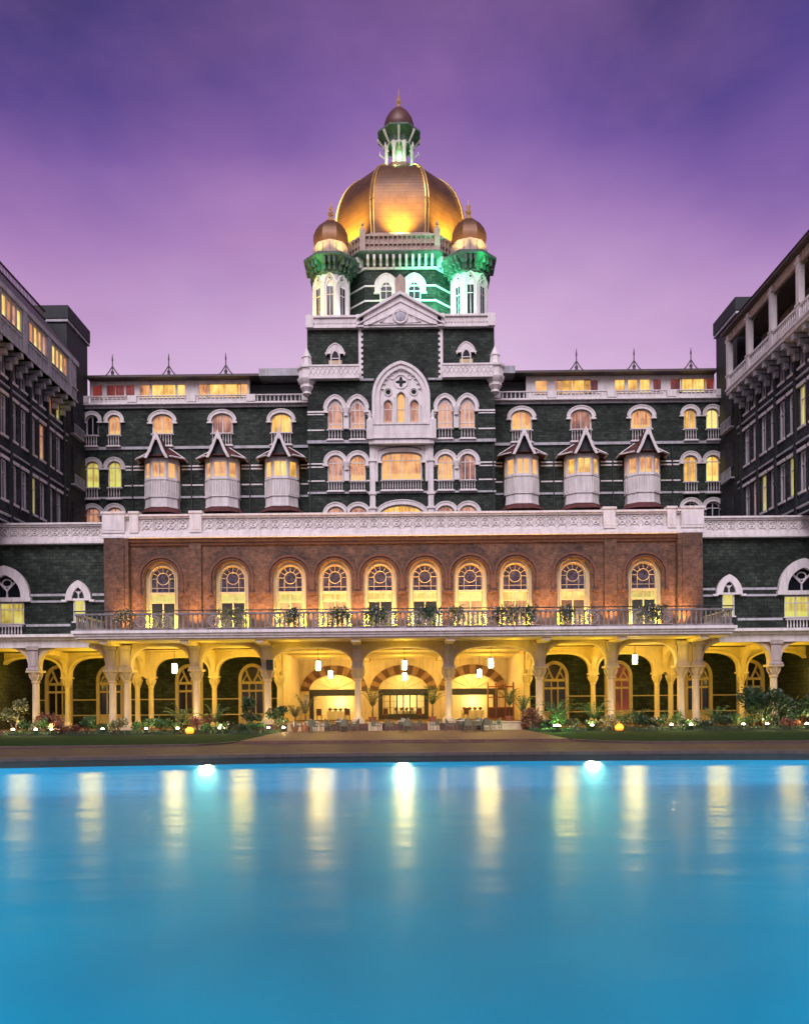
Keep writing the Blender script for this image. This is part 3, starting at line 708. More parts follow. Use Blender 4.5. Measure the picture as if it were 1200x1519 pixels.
# ------------------------------------------------------------------ the domed centre tower
def tower():
    Y1 = 77.0; k = Y1/1200
    T = thing('domed_tower', 'central palace tower with gabled green stone front and gold ribbed dome', 'tower', (0, Y1, 0))
    Z = lambda py: mz(py, Y1)
    X = lambda d: d*k
    F = Face(T, (0, Y1, 0))
    for s in (-1, 1):
        for d in (65, 98):
            F.win(s*X(d), Z(636), 1.42, 1.95, .95, 'pointed', 'paneP', hood=.36, leg=.25, bars=(-.22,.22), trans=(.55,1.85), balc=1.05, tracery='lace', fr=.09)
            F.win(s*X(d), Z(713), 1.50, 1.75, .72, 'round', 'paneO' if d == 65 else 'paneP', hood=.36, leg=.2, bars=(-.24,.24), trans=(1.75,), balc=1.0, fr=.09)
            F.win(s*X(d), Z(792), 1.65, 1.95, .7, 'pointed' if 0 else 'round', 'paneP', hood=.36, leg=.2, fr=.09)
        # white mullion column between each pair
    for d in (-19.5, 0, 19.5):
        F.win(X(d), Z(633), .80, 2.0 if d else 2.75, .5, 'pointed', 'paneO' if d == 0 else 'paneP', hood=0, bars=(), trans=(1.7,), sill=0, fr=.07, recess=.3)
    F.win(0, Z(712), 3.9, 2.05, .62, 'basket', 'paneO', hood=.42, leg=.3, bars=(-.98,0,.98), trans=(1.9,), balc=1.05, fr=.12)
    F.win(0, Z(800), 4.3, 2.3, 1.0, 'round', 'paneY', hood=.42, leg=.2, bars=(-.8,.8), trans=(2.3,), fr=.12)
    F.wall(-8.9, 8.9, 12.0, Z(488), M['green'])
    for s in (-1, 1):
        m = MB(); m.box(*(sorted((s*8.9, s*8.7))), Y1+.01, Y1+3.5, 12, Z(488)); 
        m.box(*(sorted((s*8.88, s*8.6))), Y1+3.5, Y1+17, 24, Z(488)); put('side_wall', m.mesh('side_wall', M['green']), T, (0,0,0))
    m = MB(); m.box(-8.6, 8.6, Y1+.5, Y1+17, 12, Z(488)-.05); put('core', m.mesh('core', M['darkwall']), T, (0,0,0))
    # courses
    m = MB()
    for p0, p1, d_ in ((653,657.5,.25),(729,732,.16)):
        m.box(-8.95, 8.95, Y1-d_, Y1, Z(p1), Z(p0))
    for s in (-1, 1): m.box(*sorted((s*X(40), s*8.95)), Y1-.22, Y1, Z(565), Z(562))
    pieces('string_course', m, M['greywhite'], T)
    m = MB()
    for s in (-1,1):
        for p0, p1 in ((608.5,611),(612.8,614.5),(636,638),(686,688),(691,692.8),(711.5,713.5)):
            a, b = sorted((s*X(114), s*8.93)); m.box(a, b, Y1-.06, Y1, Z(p1), Z(p0))
            a, b = sorted((s*X(47), s*X(52))); m.box(a, b, Y1-.06, Y1, Z(p1), Z(p0))
        # capitals between paired windows
        for zc in (608, 688): 
            xx = s*X(81.5); m.box(xx-.26, xx+.26, Y1-.22, Y1-.002, Z(636 if zc==608 else 713), Z(zc)-.3)
            m.lathe([(.24,0),(.2,.25),(.38,.6),(.38,.75)], 8, (xx, Y1-.2), 0, Z(zc)-.6)
    pieces('white_band', m, M['white'], T)
    # big pointed arch with tracery plate around the three lancets
    m = MB()
    hol = [shift(outline(.80, 2.0 if d else 2.75, .5, 'pointed'), X(d), Z(633)) for d in (-19.5,0,19.5)]
    def ring(cx, cz, r, n=12): return [(cx+r*math.cos(2*PI*i/n), cz+r*math.sin(2*PI*i/n)) for i in range(n)]
    def quatre(cx, cz, r): return [(cx+(r*(.72+.28*math.cos(4*t)))*math.cos(t), cz+(r*(.72+.28*math.cos(4*t)))*math.sin(t)) for t in [2*PI*i/24 for i in range(24)]]
    hol += [quatre(0, Z(567), .52), ring(-X(19), Z(582), .24), ring(X(19), Z(582), .24)]
    lp = [(-X(31), Z(633)), (-X(31), Z(590))]
    tymp = outline(X(64), Z(590)-Z(633), Z(548)-Z(590), 'pointed', 20)
    m.holed(shift(tymp, 0, Z(633)), hol, Y1-.10, .10)
    for d in (-19.5, 0, 19.5):
        h_ = 2.0 if d else 2.75
        m.band(shift(outline(.84,h_,.54,'pointed'), X(d), Z(633)), shift(outline(1.10,h_,.72,'pointed'), X(d), Z(633)), Y1-.2, Y1-.101)
        m.lathe([(.07,0),(.05,.2),(.05,h_-.3),(.1,h_)], 6, (X(d)-.58, Y1-.16), 0, Z(633)); m.lathe([(.07,0),(.05,.2),(.05,h_-.3),(.1,h_)], 6, (X(d)+.58, Y1-.16), 0, Z(633))
    for cx, cz, r in ((0,Z(567),.66),(-X(19),Z(582),.36),(X(19),Z(582),.36),(-X(13),Z(560),.22),(X(13),Z(560),.22)):
        for j in range(12):
            a0, a1 = 2*PI*j/12, 2*PI*(j+1)/12; m.tube([(cx+r*math.cos(a0),Y1-.14,cz+r*math.sin(a0)),(cx+r*math.cos(a1),Y1-.14,cz+r*math.sin(a1))], .055, 4)
    tp = put('tracery_panel', m.mesh('tracery_panel', M['white']), T, (0,0,0))
    m = MB()
    A = shift(outline(X(64)+.02, Z(590)-Z(633), Z(548)-Z(590), 'pointed', 20), 0, Z(633))
    for w0, w1, y0 in ((0,.22,-.32),(.22,.42,-.24),(.42,.70,-.40)):
        a_ = shift(outline(X(64)+2*w0, Z(590)-Z(633), Z(548)-Z(590)+w0, 'pointed', 20), 0, Z(633)); b_ = shift(outline(X(64)+2*w1, Z(590)-Z(633), Z(548)-Z(590)+w1, 'pointed', 20), 0, Z(633))
        m.band(a_, b_, Y1+y0, Y1)
    for i in range(13):   # cusps along the inner edge
        t = R(20+140*i/12); cx, cz = X(29)*math.cos(t), Z(590)+(Z(548)-Z(590)-.05)*math.sin(t)
        m.lathe([(.16,0),(.02,.2)], 5, (cx, Y1-.14), 0, cz-.12)
    put('arch_moulding', m.mesh('arch_moulding', M['white']), T, (0,0,0))
    # balcony under it
    m = MB(); m.box(-X(44), X(44), Y1-1.05, Y1-.3, Z(655), Z(651)); m.box(-X(44), X(44), Y1-1.0, Y1-.85, Z(651), Z(634.5))
    m.box(-X(45), X(45), Y1-1.08, Y1-.8, Z(635), Z(632.5))
    for i in range(21): m.box(-X(42)+i*X(84)/20.-.04, -X(42)+i*X(84)/20.+.04, Y1-1.04, Y1-1.0, Z(649), Z(637))
    for s in (-1,1):
        m.box(s*X(46)-.32, s*X(46)+.32, Y1-1.15, Y1-.5, Z(656), Z(628)); m.lathe([(.3,0),(.16,.3),(.22,.5),(.02,1.0)], 6, (s*X(46), Y1-.82), 0, Z(628))
        for q in (653, 600): pass
    m.box(-X(48), X(48), Y1-.9, Y1, Z(662), Z(656))
    put('balcony', m.mesh('balcony', M['white']), T, (0,0,0))
    m = MB()
    for s in (-1,1):
        x = s*X(43); m.box(x-.26, x+.26, Y1-.42, Y1, 12, Z(662))
        for q in (683, 732, 753): m.box(x-.38, x+.38, Y1-.52, Y1, Z(q+3), Z(q))
        m.box(s*X(37)-.12, s*X(37)+.12, Y1-.3, Y1, Z(715), Z(662))
    m.box(-X(36), X(36), Y1-.2, Y1-.003, Z(668.5), Z(663))
    pieces('pilaster', m, M['white'], T)
    # upper side panels
    for s in (-1,1):
        xx = s*X(103)-s*.05
        w = window(T, (s*X(97), Y1, Z(548)), 0, .9, 1.35, .75, 'pointed', 'paneD', hood=.42, leg=-.3, bars=(), trans=(1.1,), sill=0, tracery='lace', recess=.01, fr=.1)
        m = MB(); a, b = s*X(97)-.62, s*X(97)+.62; m.box(a, b, Y1-.12, Y1-.04, Z(548), Z(548)+.9); put('shutter', m.mesh('shutter', M['cream']), w, (0,0,0))
        # side balcony
        m = MB(); a, b = sorted((s*X(61), s*X(135)))
        m.box(a, b, Y1-.85, Y1, Z(565), Z(560.5)); m.box(a, b, Y1-.82, Y1-.70, Z(560.5), Z(547)); m.box(a, b, Y1-.9, Y1-.62, Z(547.5), Z(545))
        nq = 11
        for i in range(nq):
            x0 = a+(b-a)*i/nq; x1 = a+(b-a)*(i+1)/nq
            m.tube([(x0, Y1-.83, Z(560)), (x1, Y1-.83, Z(548))], .045, 4); m.tube([(x1, Y1-.83, Z(560)), (x0, Y1-.83, Z(548))], .045, 4)
        put('balcony', m.mesh('balcony', M['white']), T, (0,0,0))
        # toothed white quoins
        m = MB(); x = s*X(60.5); m.box(x-.13, x+.13, Y1-.08, Y1, Z(562), Z(488))
        zz = Z(562); j = 0
        while zz < Z(489):
            a, b = sorted((x - s*.12, x - s*.30)); m.box(a, b, Y1-.07, Y1, zz, min(zz+.26, Z(488))); zz += .52
        put('quoins', m.mesh('quoins', M['white']), T, (0,0,0))
        # corner pinnacle on a corbel
        m = MB(); x = s*8.95; c = (x, Y1+.1)
        octl(m, [(.12,Z(587)),(.42,Z(583)),(.36,Z(580)),(.62,Z(574)),(.58,Z(570)),(.85,Z(565)),(.9,Z(562)),(.74,Z(561)),(.74,Z(548)),(.92,Z(547)),(.92,Z(544)),(.5,Z(543)),(.42,Z(530)),(.5,Z(529)),(.34,Z(526)),(.05,Z(513)),(.02,Z(505))], c)
        put('pinnacle', m.mesh('pinnacle', M['white']), T, (0,0,0))
        m = MB(); m.tube([(s*8.7, Y1-.12, 14), (s*8.7, Y1-.12, Z(660))], .07, 6); put('downpipe', m.mesh('downpipe', M['iron']), T, (0,0,0))
    # entablature and pediment
    m = MB()
    yF = Y1-.45; e = 8.9
    m.box(-e, e, yF, Y1+1.6, Z(488), Z(485)); m.box(-e, e, yF+.12, Y1+1.6, Z(485), Z(473)); m.box(-e-.1, e+.1, yF-.08, Y1+1.6, Z(473), Z(470))
    for i in range(64):
        x = -e+.15+i*(2*e-.3)/63
        if abs(x) > X(58): m.box(x-.07, x+.07, yF+.02, yF+.12, Z(481), Z(475.5))
    for s in (-1,1):
        for d in (60, 134): m.box(s*X(d)-.35, s*X(d)+.35, yF-.1, yF+.2, Z(487.5), Z(469))
    put('entablature', m.mesh('entablature', M['white']), T, (0,0,0))
    ap = Z(441); m = MB()
    m.prism([(-X(60),Z(484.9)),(X(60),Z(484.9)),(X(60),Z(472)),(0,ap-.1),(-X(60),Z(472))], yF-.10, yF+.1)
    for w0, w1, y in ((0,.22,-.36),(.62,.72,-.2)):
        i_ = [(-X(64),Z(474)-w1),(0,ap+.25-w1*1.3),(X(64),Z(474)-w1)]; o_ = [(-X(64),Z(474)-w0),(0,ap+.25-w0*1.3),(X(64),Z(474)-w0)]
        m.band(i_, o_, yF+y, yF)
    i_ = [(-X(44),Z(484.5)),(0,ap-1.55),(X(44),Z(484.5))]; o_ = [(-X(48),Z(484.5)),(0,ap-1.3),(X(48),Z(484.5))]; m.band(i_, o_, yF-.2, yF-.05)
    for s in (-1,1):
        for i in range(14):
            t = (i+.5)/14; x = s*X(60)*t; zz = ap-.42 - t*(ap+.05-Z(474)); m.box(x-.07, x+.07, yF-.18, yF-.09, zz-.18, zz)
        m.prism([(s*X(14)-.3,Z(483)),(s*X(14)+.3,Z(483)),(s*X(12),Z(476))], yF-.16, yF-.08) 
        m.tube([(s*X(15),yF-.13,Z(482)),(s*X(30),yF-.13,Z(482)),(s*X(15),yF-.13,Z(471)),(s*X(15),yF-.13,Z(482))], .06, 4)
    for i in range(16):
        a0 = 2*PI*i/16; a1 = 2*PI*(i+1)/16; m.tube([(.68*math.cos(a0),yF-.14,Z(473)+.68*math.sin(a0)),(.68*math.cos(a1),yF-.14,Z(473)+.68*math.sin(a1))], .10, 5)
    pd = put('pediment', m.mesh('pediment', M['white']), T, (0,0,0))
    m = MB(); m.lathe([(.5,0),(.42,.06),(.1,.10)], 16); o = put('medallion', m.mesh('medallion', M['greywhite']), pd, (0, yF-.11, Z(473))); o.rotation_euler = (R(90),0,0)
    m = MB(); m.box(-.5,.5,yF+.12,yF+.9,ap-.3,ap+1.6); m.prism([(-.5,ap+1.6),(.5,ap+1.6),(0,ap+2.1)],yF+.12,yF+.9); put('chimney', m.mesh('chimney', M['tan']), T, (0,0,0))
    # octagonal drum
    cy = 88.5; c = (0, cy); zr = Z(470)-.2
    m = MB(); octl(m, [(8.4,zr-4),(8.4,45.6)], c); dr = put('drum', m.mesh('drum', M['green']), T, (0,0,0))
    m = MB(); 
    for py in (425, 447): zz = mz(py, 80.1); octl(m, [(8.38,zz),(8.47,zz),(8.47,zz+.16),(8.38,zz+.16)], c)
    octl(m, [(8.38,45.15),(8.55,45.15),(8.55,45.35),(8.38,45.35)], c)
    pieces('white_band', m, M['white'], dr)
    for s in (-1,1):
        w = window(T, (s*1.38, cy-8.4-.02, mz(455,80.1)), 0, 1.3, 1.9, .85, 'pointed', 'paneD', hood=.50, leg=.5, bars=(0,), trans=(1.5,.7), tracery='lace', recess=.0, fr=.12, sill=.1)
    # corbel table
    m = MB(); V = oct_pts(8.4, c)
    for i in range(8):
        a = Vector(V[i]); b = Vector(V[(i+1) % 8]); t = (b-a); ln = t.length; t.normalize(); nn = Vector((t.y,-t.x))
        if nn.dot(Vector(c)-a) > 0: nn = -nn
        q = 11
        for j in range(q):
            p = a + t*((j+.5)*ln/q)
            for (d0, d1, z0, z1, hw) in ((0,.45,45.4,45.8,.12),(0,.85,45.8,46.25,.12)):
                m.plan([tuple(p-t*hw+nn*d0), tuple(p+t*hw+nn*d0), tuple(p+t*hw+nn*d1), tuple(p-t*hw+nn*d1)], z0, z1)
    pieces('corbel', m, M['white'], dr)
    m = MB(); octl(m, [(8.3,45.5),(8.42,45.6),(8.42,46.25),(9.3,46.27),(9.4,46.4),(9.4,46.55),(9.05,46.57)], c); put('cornice', m.mesh('cornice', M['verd']), dr, (0,0,0))
    m = MB(); octl(m, [(8.95,46.55),(8.95,46.9),(8.74,46.9),(8.74,47.45),(8.9,47.45),(8.9,47.6),(8.74,47.6),(8.74,48.2),(8.95,48.2),(8.95,48.4),(8.55,48.4)], c)
    V = oct_pts(8.86, c)
    for i in range(8):
        a = Vector(V[i]); b = Vector(V[(i+1)%8])
        for j in range(16):
            p = a+(b-a)*((j+.5)/16); m.lathe([(.10,0),(.05,.3),(.1,.55)], 5, tuple(p), 0, 46.9); m.lathe([(.10,0),(.05,.3),(.1,.6)], 5, tuple(p), 0, 47.6)
        m.box(V[i][0]-.28, V[i][0]+.28, V[i][1]-.28, V[i][1]+.28, 46.5, 48.8); m.lathe([(.25,0),(.1,.4),(.16,.55),(.02,.9)], 6, V[i], 0, 48.8)
    put('balustrade', m.mesh('balustrade', M['tan']), dr, (0,0,0))
    # stepped ledge and dome
    m = MB(); octl(m, [(8.6,48.2),(7.6,48.6),(7.6,49.0),(7.1,49.1),(7.1,49.6),(6.7,49.65)], c); put('dome_ledge', m.mesh('dome_ledge', M['tan']), T, (0,0,0))
    prof = [(6.5,49.6),(6.65,51.0),(6.72,52.5),(6.68,53.7),(6.42,55.0),(5.98,56.2),(5.38,57.2),(4.65,58.0),(3.8,58.6),(2.9,59.0),(2.2,59.2),(1.85,59.35)]
    m = MB()
    # fine rings between profile points so that the curve is smooth
    fine = []
    for i in range(len(prof)-1):
        p0 = prof[max(i-1,0)]; p1 = prof[i]; p2 = prof[i+1]; p3 = prof[min(i+2,len(prof)-1)]
        for q in range(4):
            t = q/4; fine.append(tuple(.5*((2*p1[j])+(-p0[j]+p2[j])*t+(2*p0[j]-5*p1[j]+4*p2[j]-p3[j])*t*t+(-p0[j]+3*p1[j]-3*p2[j]+p3[j])*t**3) for j in (0,1)))
    fine.append(prof[-1])
    octl(m, fine, c); dm = put('dome', m.mesh('dome', M['gold']), T, (0,0,0))
    m = MB()
    for i in range(8):
        a = PI/8+2*PI*i/8
        for off in (-.022, .022):
            m.tube([(math.cos(a+off)*r*OC*1.005, cy+math.sin(a+off)*r*OC*1.005, z_) for r, z_ in fine[:-4]], .085, 5)
    put('dome_ribs', m.mesh('dome_ribs', M['gilt']), dm, (0,0,0))
    # lantern
    m = MB(); octl(m, [(2.1,60.2),(2.2,60.5),(1.75,60.9),(1.75,61.2)], c); ln = put('lantern_base', m.mesh('lantern_base', M['bronze']), T, (0,0,0)); ln.location.z -= .85
    m = MB(); 
    for i in range(8):
        a = PI/8+2*PI*i/8; m.lathe([(.22,61.2),(.17,61.5),(.17,63.6),(.26,63.9)], 8, (1.5*math.cos(a), cy+1.5*math.sin(a)))
    m.lathe([(.75,61.2),(.75,64.2)], 8, c, PI/8)
    for i in range(8):       # pointed arch heads between the columns
        a = 2*PI*i/8; ca, sa = math.cos(a), math.sin(a); r = 1.42
        for j in range(6):
            t0 = PI*j/6; t1 = PI*(j+1)/6
            pt = lambda t: (ca*r - sa*.42*math.cos(t), cy+sa*r+ca*.42*math.cos(t), 63.4+.62*math.sin(t)**.8)
            m.tube([pt(t0), pt(t1)], .09, 4)
        m.tube([(ca*1.55, cy+sa*1.55, 64.0),(ca*2.05, cy+sa*2.05, 64.6),(ca*2.35, cy+sa*2.35, 65.0)], [.1,.14,.16], 5)
        m.tube([(ca*1.6, cy+sa*1.6, 62.9),(ca*2.1, cy+sa*2.1, 63.3),(ca*2.1, cy+sa*2.1, 63.7)], [.06,.12,.05], 5)
    put('lantern', m.mesh('lantern', M['white']), T, (0,0,0)).location.z -= 1.1; m = MB()
    octl(m, [(1.35,63.9),(1.5,64.0),(1.55,64.5),(2.0,64.9),(2.3,65.1),(2.3,65.3),(1.75,65.35),(1.7,65.7),(1.55,65.8)], c)
    put('lantern_cornice', m.mesh('lantern_cornice', M['verd']), T, (0,0,0)).location.z -= 1.1
    m = MB(); m.lathe([(1.50,65.6),(1.66,66.0),(1.66,66.45),(1.45,67.1),(1.05,67.75),(.55,68.25),(.25,68.5)], 16, c); cp = put('cupola', m.mesh('cupola', M['bronze']), T, (0,0,0)); cp.location.z -= 1.1
    m = MB(); m.lathe([(.26,68.3),(.34,68.45),(.16,68.8),(.30,69.1),(.12,69.5),(.18,69.65),(.05,69.85),(.03,70.3),(.015,70.6)], 8, c); put('finial', m.mesh('finial', M['gilt']), cp, (0,0,0))
    # corner turrets
    for s in (-1,1):
        cc = (s*6.82, 80.2)
        m = MB(); octl(m, [(1.78,38.2),(1.95,38.6),(1.95,39.0),(1.75,39.2),(1.62,39.3),(1.62,44.4)], cc)
        tr = put('turret', m.mesh('turret', M['white']), T, (0,0,0))
        m = MB(); fr = MB()
        for i in range(8):
            a = 2*PI*i/8; ca, sa = math.cos(a), math.sin(a)
            def at(u, z, o): return (cc[0]+ca*(1.62+o)-sa*u, cc[1]+sa*(1.62+o)+ca*u, z)
            pt = [at(u, z, .015) for u, z in shift(outline(.66, 2.9, .0, 'flat'), 0, 39.9)]
            m.add(pt + [at(u, z, -.02) for u, z in shift(outline(.66,2.9,0,'flat'),0,39.9)], [(0,1,2,3)])
            dq = [(.15*math.cos(2*PI*j/8), 43.62+.15*math.sin(2*PI*j/8)) for j in range(8)]; m.add([at(u, z, .012) for u, z in dq], [tuple(range(8))])
            for pl, rr in ((outline(.74,2.9,.62,'pointed',10), .06), (outline(1.12,3.15,1.05,'pointed',10), .12)):
                q = [at(u, z+39.9, .06) for u, z in pl]
                fr.tube(q, rr, 4)
            fr.tube([at(-.26,42.0,.04), at(.26,42.0,.04)], .04, 4); fr.tube([at(-.3,39.85,.1), at(.3,39.85,.1)], .1, 4); fr.tube([at(0,39.9,.03), at(0,42.8,.03)], .025, 4)
            for j in range(8):
                t0 = 2*PI*j/8; t1 = 2*PI*(j+1)/8; fr.tube([at(.17*math.cos(t0), 43.62+.17*math.sin(t0), .05), at(.17*math.cos(t1), 43.62+.17*math.sin(t1), .05)], .05, 4)
            a2 = PI/8+2*PI*i/8; fr.lathe([(.15,39.2),(.11,39.5),(.11,42.9),(.2,43.1),(.2,43.3)], 6, (cc[0]+1.74*math.cos(a2), cc[1]+1.74*math.sin(a2)))
        put('window_pane', m.mesh('window_pane', M['paneD']), tr, (0,0,0)); put('turret_tracery', fr.mesh('turret_tracery', M['white']), tr, (0,0,0))
        m = MB(); octl(m, [(1.6,44.0),(1.8,44.1),(1.8,44.25),(1.72,44.3),(1.72,44.95),(2.35,45.35),(2.6,45.45),(2.6,45.7),(2.1,45.75),(1.9,45.77)], cc)
        for i in range(8):
            Vv = oct_pts(1.72, cc); a = Vector(Vv[i]); b = Vector(Vv[(i+1)%8]); t = (b-a).normalized(); nn = Vector((t.y,-t.x))
            if nn.dot(Vector(cc)-a) > 0: nn = -nn
            for j in range(3):
                p = a+(b-a)*((j+.5)/3)
                for d1, z0, z1 in ((.35,44.3,44.75),(.75,44.75,45.4)): m.plan([tuple(p-t*.1), tuple(p+t*.1), tuple(p+t*.1+nn*d1), tuple(p-t*.1+nn*d1)], z0, z1)
        put('turret_cornice', m.mesh('turret_cornice', M['verd']), tr, (0,0,0))
        m = MB(); m.lathe([(1.72,45.7),(1.74,45.8),(1.74,47.2),(1.66,47.4)], 16, cc)
        for j in range(16):
            a = 2*PI*j/16; m.tube([(cc[0]+1.76*math.cos(a), cc[1]+1.76*math.sin(a), 45.9), (cc[0]+1.76*math.cos(a), cc[1]+1.76*math.sin(a), 47.1)], .07, 4)
        put('dome_collar', m.mesh('dome_collar', M['tan']), tr, (0,0,0))
        m = MB(); octl(m, [(1.62,47.35),(1.70,47.8),(1.66,48.3),(1.45,48.9),(1.1,49.45),(.65,49.85),(.25,50.1)], cc); td = put('turret_dome', m.mesh('turret_dome', M['gold']), tr, (0,0,0))
        m = MB(); m.lathe([(.3,49.95),(.36,50.2),(.16,50.45),(.32,50.8),(.14,51.1),(.22,51.3),(.06,51.6),(.03,52.0)], 8, cc); put('finial', m.mesh('finial', M['gilt']), tr, (0,0,0))
    # flood lamps: gilded dome, drum, turrets, lantern
    for i in range(8):
        a = 2*PI*i/8 - PI/2; ca, sa = math.cos(a), math.sin(a)
        lamp('dome_flood', 'SPOT', (ca*8.35, cy+sa*8.35, 48.9), 15000 if i == 0 else 14000, (1,.70,.09), T, .25, target=(ca*5.6, cy+sa*5.6, 55.4), spot=100, blend=.9)
    G = (.35, 1, .62)
    lamp('drum_flood', 'SPOT', (4.6, 75.8, 39.6), 7000, (.10,1,.55), T, .3, target=(3.9, 81.5, 43.6), spot=75)
    lamp('drum_flood', 'SPOT', (-1.5, 76.8, 39.8), 260, (.15,1,.45), T, .3, target=(-2.2, 81.0, 45.5), spot=90)
    lamp('drum_flood', 'POINT', (0, 78.6, 41.6), 90, (.8,1,.75), T, .2)
    lamp('turret_flood', 'SPOT', (4.9, 77.6, 39.4), 1000, (.55,1,.80), T, .2, target=(6.4, 80.0, 43.0), spot=110)
    lamp('turret_flood', 'SPOT', (-9.6, 76.6, 39.4), 1100, (1,.72,.16), T, .2, target=(-7.4, 80.0, 43.0), spot=110)
    lamp('turret_flood', 'SPOT', (-5.0, 77.3, 39.4), 150, (.95,.95,1), T, .2, target=(-6.4, 80.0, 43.0), spot=110)
    for s in (-1,1):
        for dx, dy in ((-1.6,-1.9),(1.6,-1.9)):
            lamp('turret_dome_flood', 'SPOT', (s*6.82+dx*1.3, 80.2+dy*1.55, 46.0), 620, (1,.74,.24), T, .12, target=(s*6.82, 80.2, 49.4), spot=70)
        lamp('cornice_flood', 'POINT', (s*6.82+s*1.2, 77.6, 44.6), 110 if s>0 else 50, (.05,1,.35), T, .15)
    for a in (-100, -60, -140, 150, 30): 
        ca, sa = math.cos(R(a)), math.sin(R(a))
        lamp('lantern_flood', 'POINT', (ca*2.6, cy+sa*2.6, 60.1), 60, (.25,1,.40) if a > -90 else (.85,1,.30), T, .12)
    lamp('lantern_flood', 'POINT', (0, cy-1.05, 61.5), 25, (.2,1,.35), T, .05)
tower()

# ------------------------------------------------------------------ podium: brick front, balcony, parapets
WARM = (1.0, .68, .045); AMB = (1.0, .50, .13)
XC = [3.33, 10.0, 15.27, 20.4, 21.5, 27.2]
def lattice(m, x0, x1, y, z0, z1, pitch=.84):
    k = max(1, round((x1-x0)/pitch)); h = z1-z0; p = (x1-x0)/k; zc = z0+h*.55
    for i in range(k):
        cx = x0+(i+.5)*p
        for j in range(8):
            a0, a1 = 2*PI*j/8, 2*PI*(j+1)/8; r = min(p, h)*.36
            m.tube([(cx+r*math.cos(a0), y, zc+r*math.sin(a0)), (cx+r*math.cos(a1), y, zc+r*math.sin(a1))], .05, 4)
        m.tube([(cx-p/2, y, z0), (cx, y, zc-.05), (cx+p/2, y, z0)], .05, 4)
        m.tube([(cx-p/2, y, z1), (cx, y, zc+.05), (cx+p/2, y, z1)], .04, 4)
        m.tube([(cx+p/2, y, z0), (cx+p/2, y, z1)], .05, 4)
def parapet(parent, x0, x1, Y, zb, zt, posts, recess_mat):
    m = MB()
    m.box(x0, x1, Y-.50, Y+.2, zb, zb+.18); m.box(x0, x1, Y-.38, Y+.2, zb+.18, zb+.42)
    m.box(x0, x1, Y-.30, Y+.15, zb+.42, zb+.56); m.box(x0, x1, Y-.42, Y+.18, zt-.14, zt); m.box(x0, x1, Y-.28, Y+.15, zt-.28, zt-.14)
    m.box(x0, x1, Y-.10, Y+.12, zb+.56, zt-.28)
    cur = x0
    for a, b in sorted(posts):
        m.box(a, b, Y-.46, Y+.2, zb+.42, zt+.06); m.box(a-.08, b+.08, Y-.54, Y+.24, zt+.06, zt+.22); m.box(a+.12, b-.12, Y-.49, Y-.44, zb+.62, zt-.15)
        if a-cur > .8: lattice(m, cur+.1, a-.1, Y-.15, zb+.58, zt-.3)
        cur = b
    if x1-cur > .8: lattice(m, cur+.1, x1-.1, Y-.15, zb+.58, zt-.3)
    return put('parapet', m.mesh('parapet', M['white']), parent, (0,0,0))

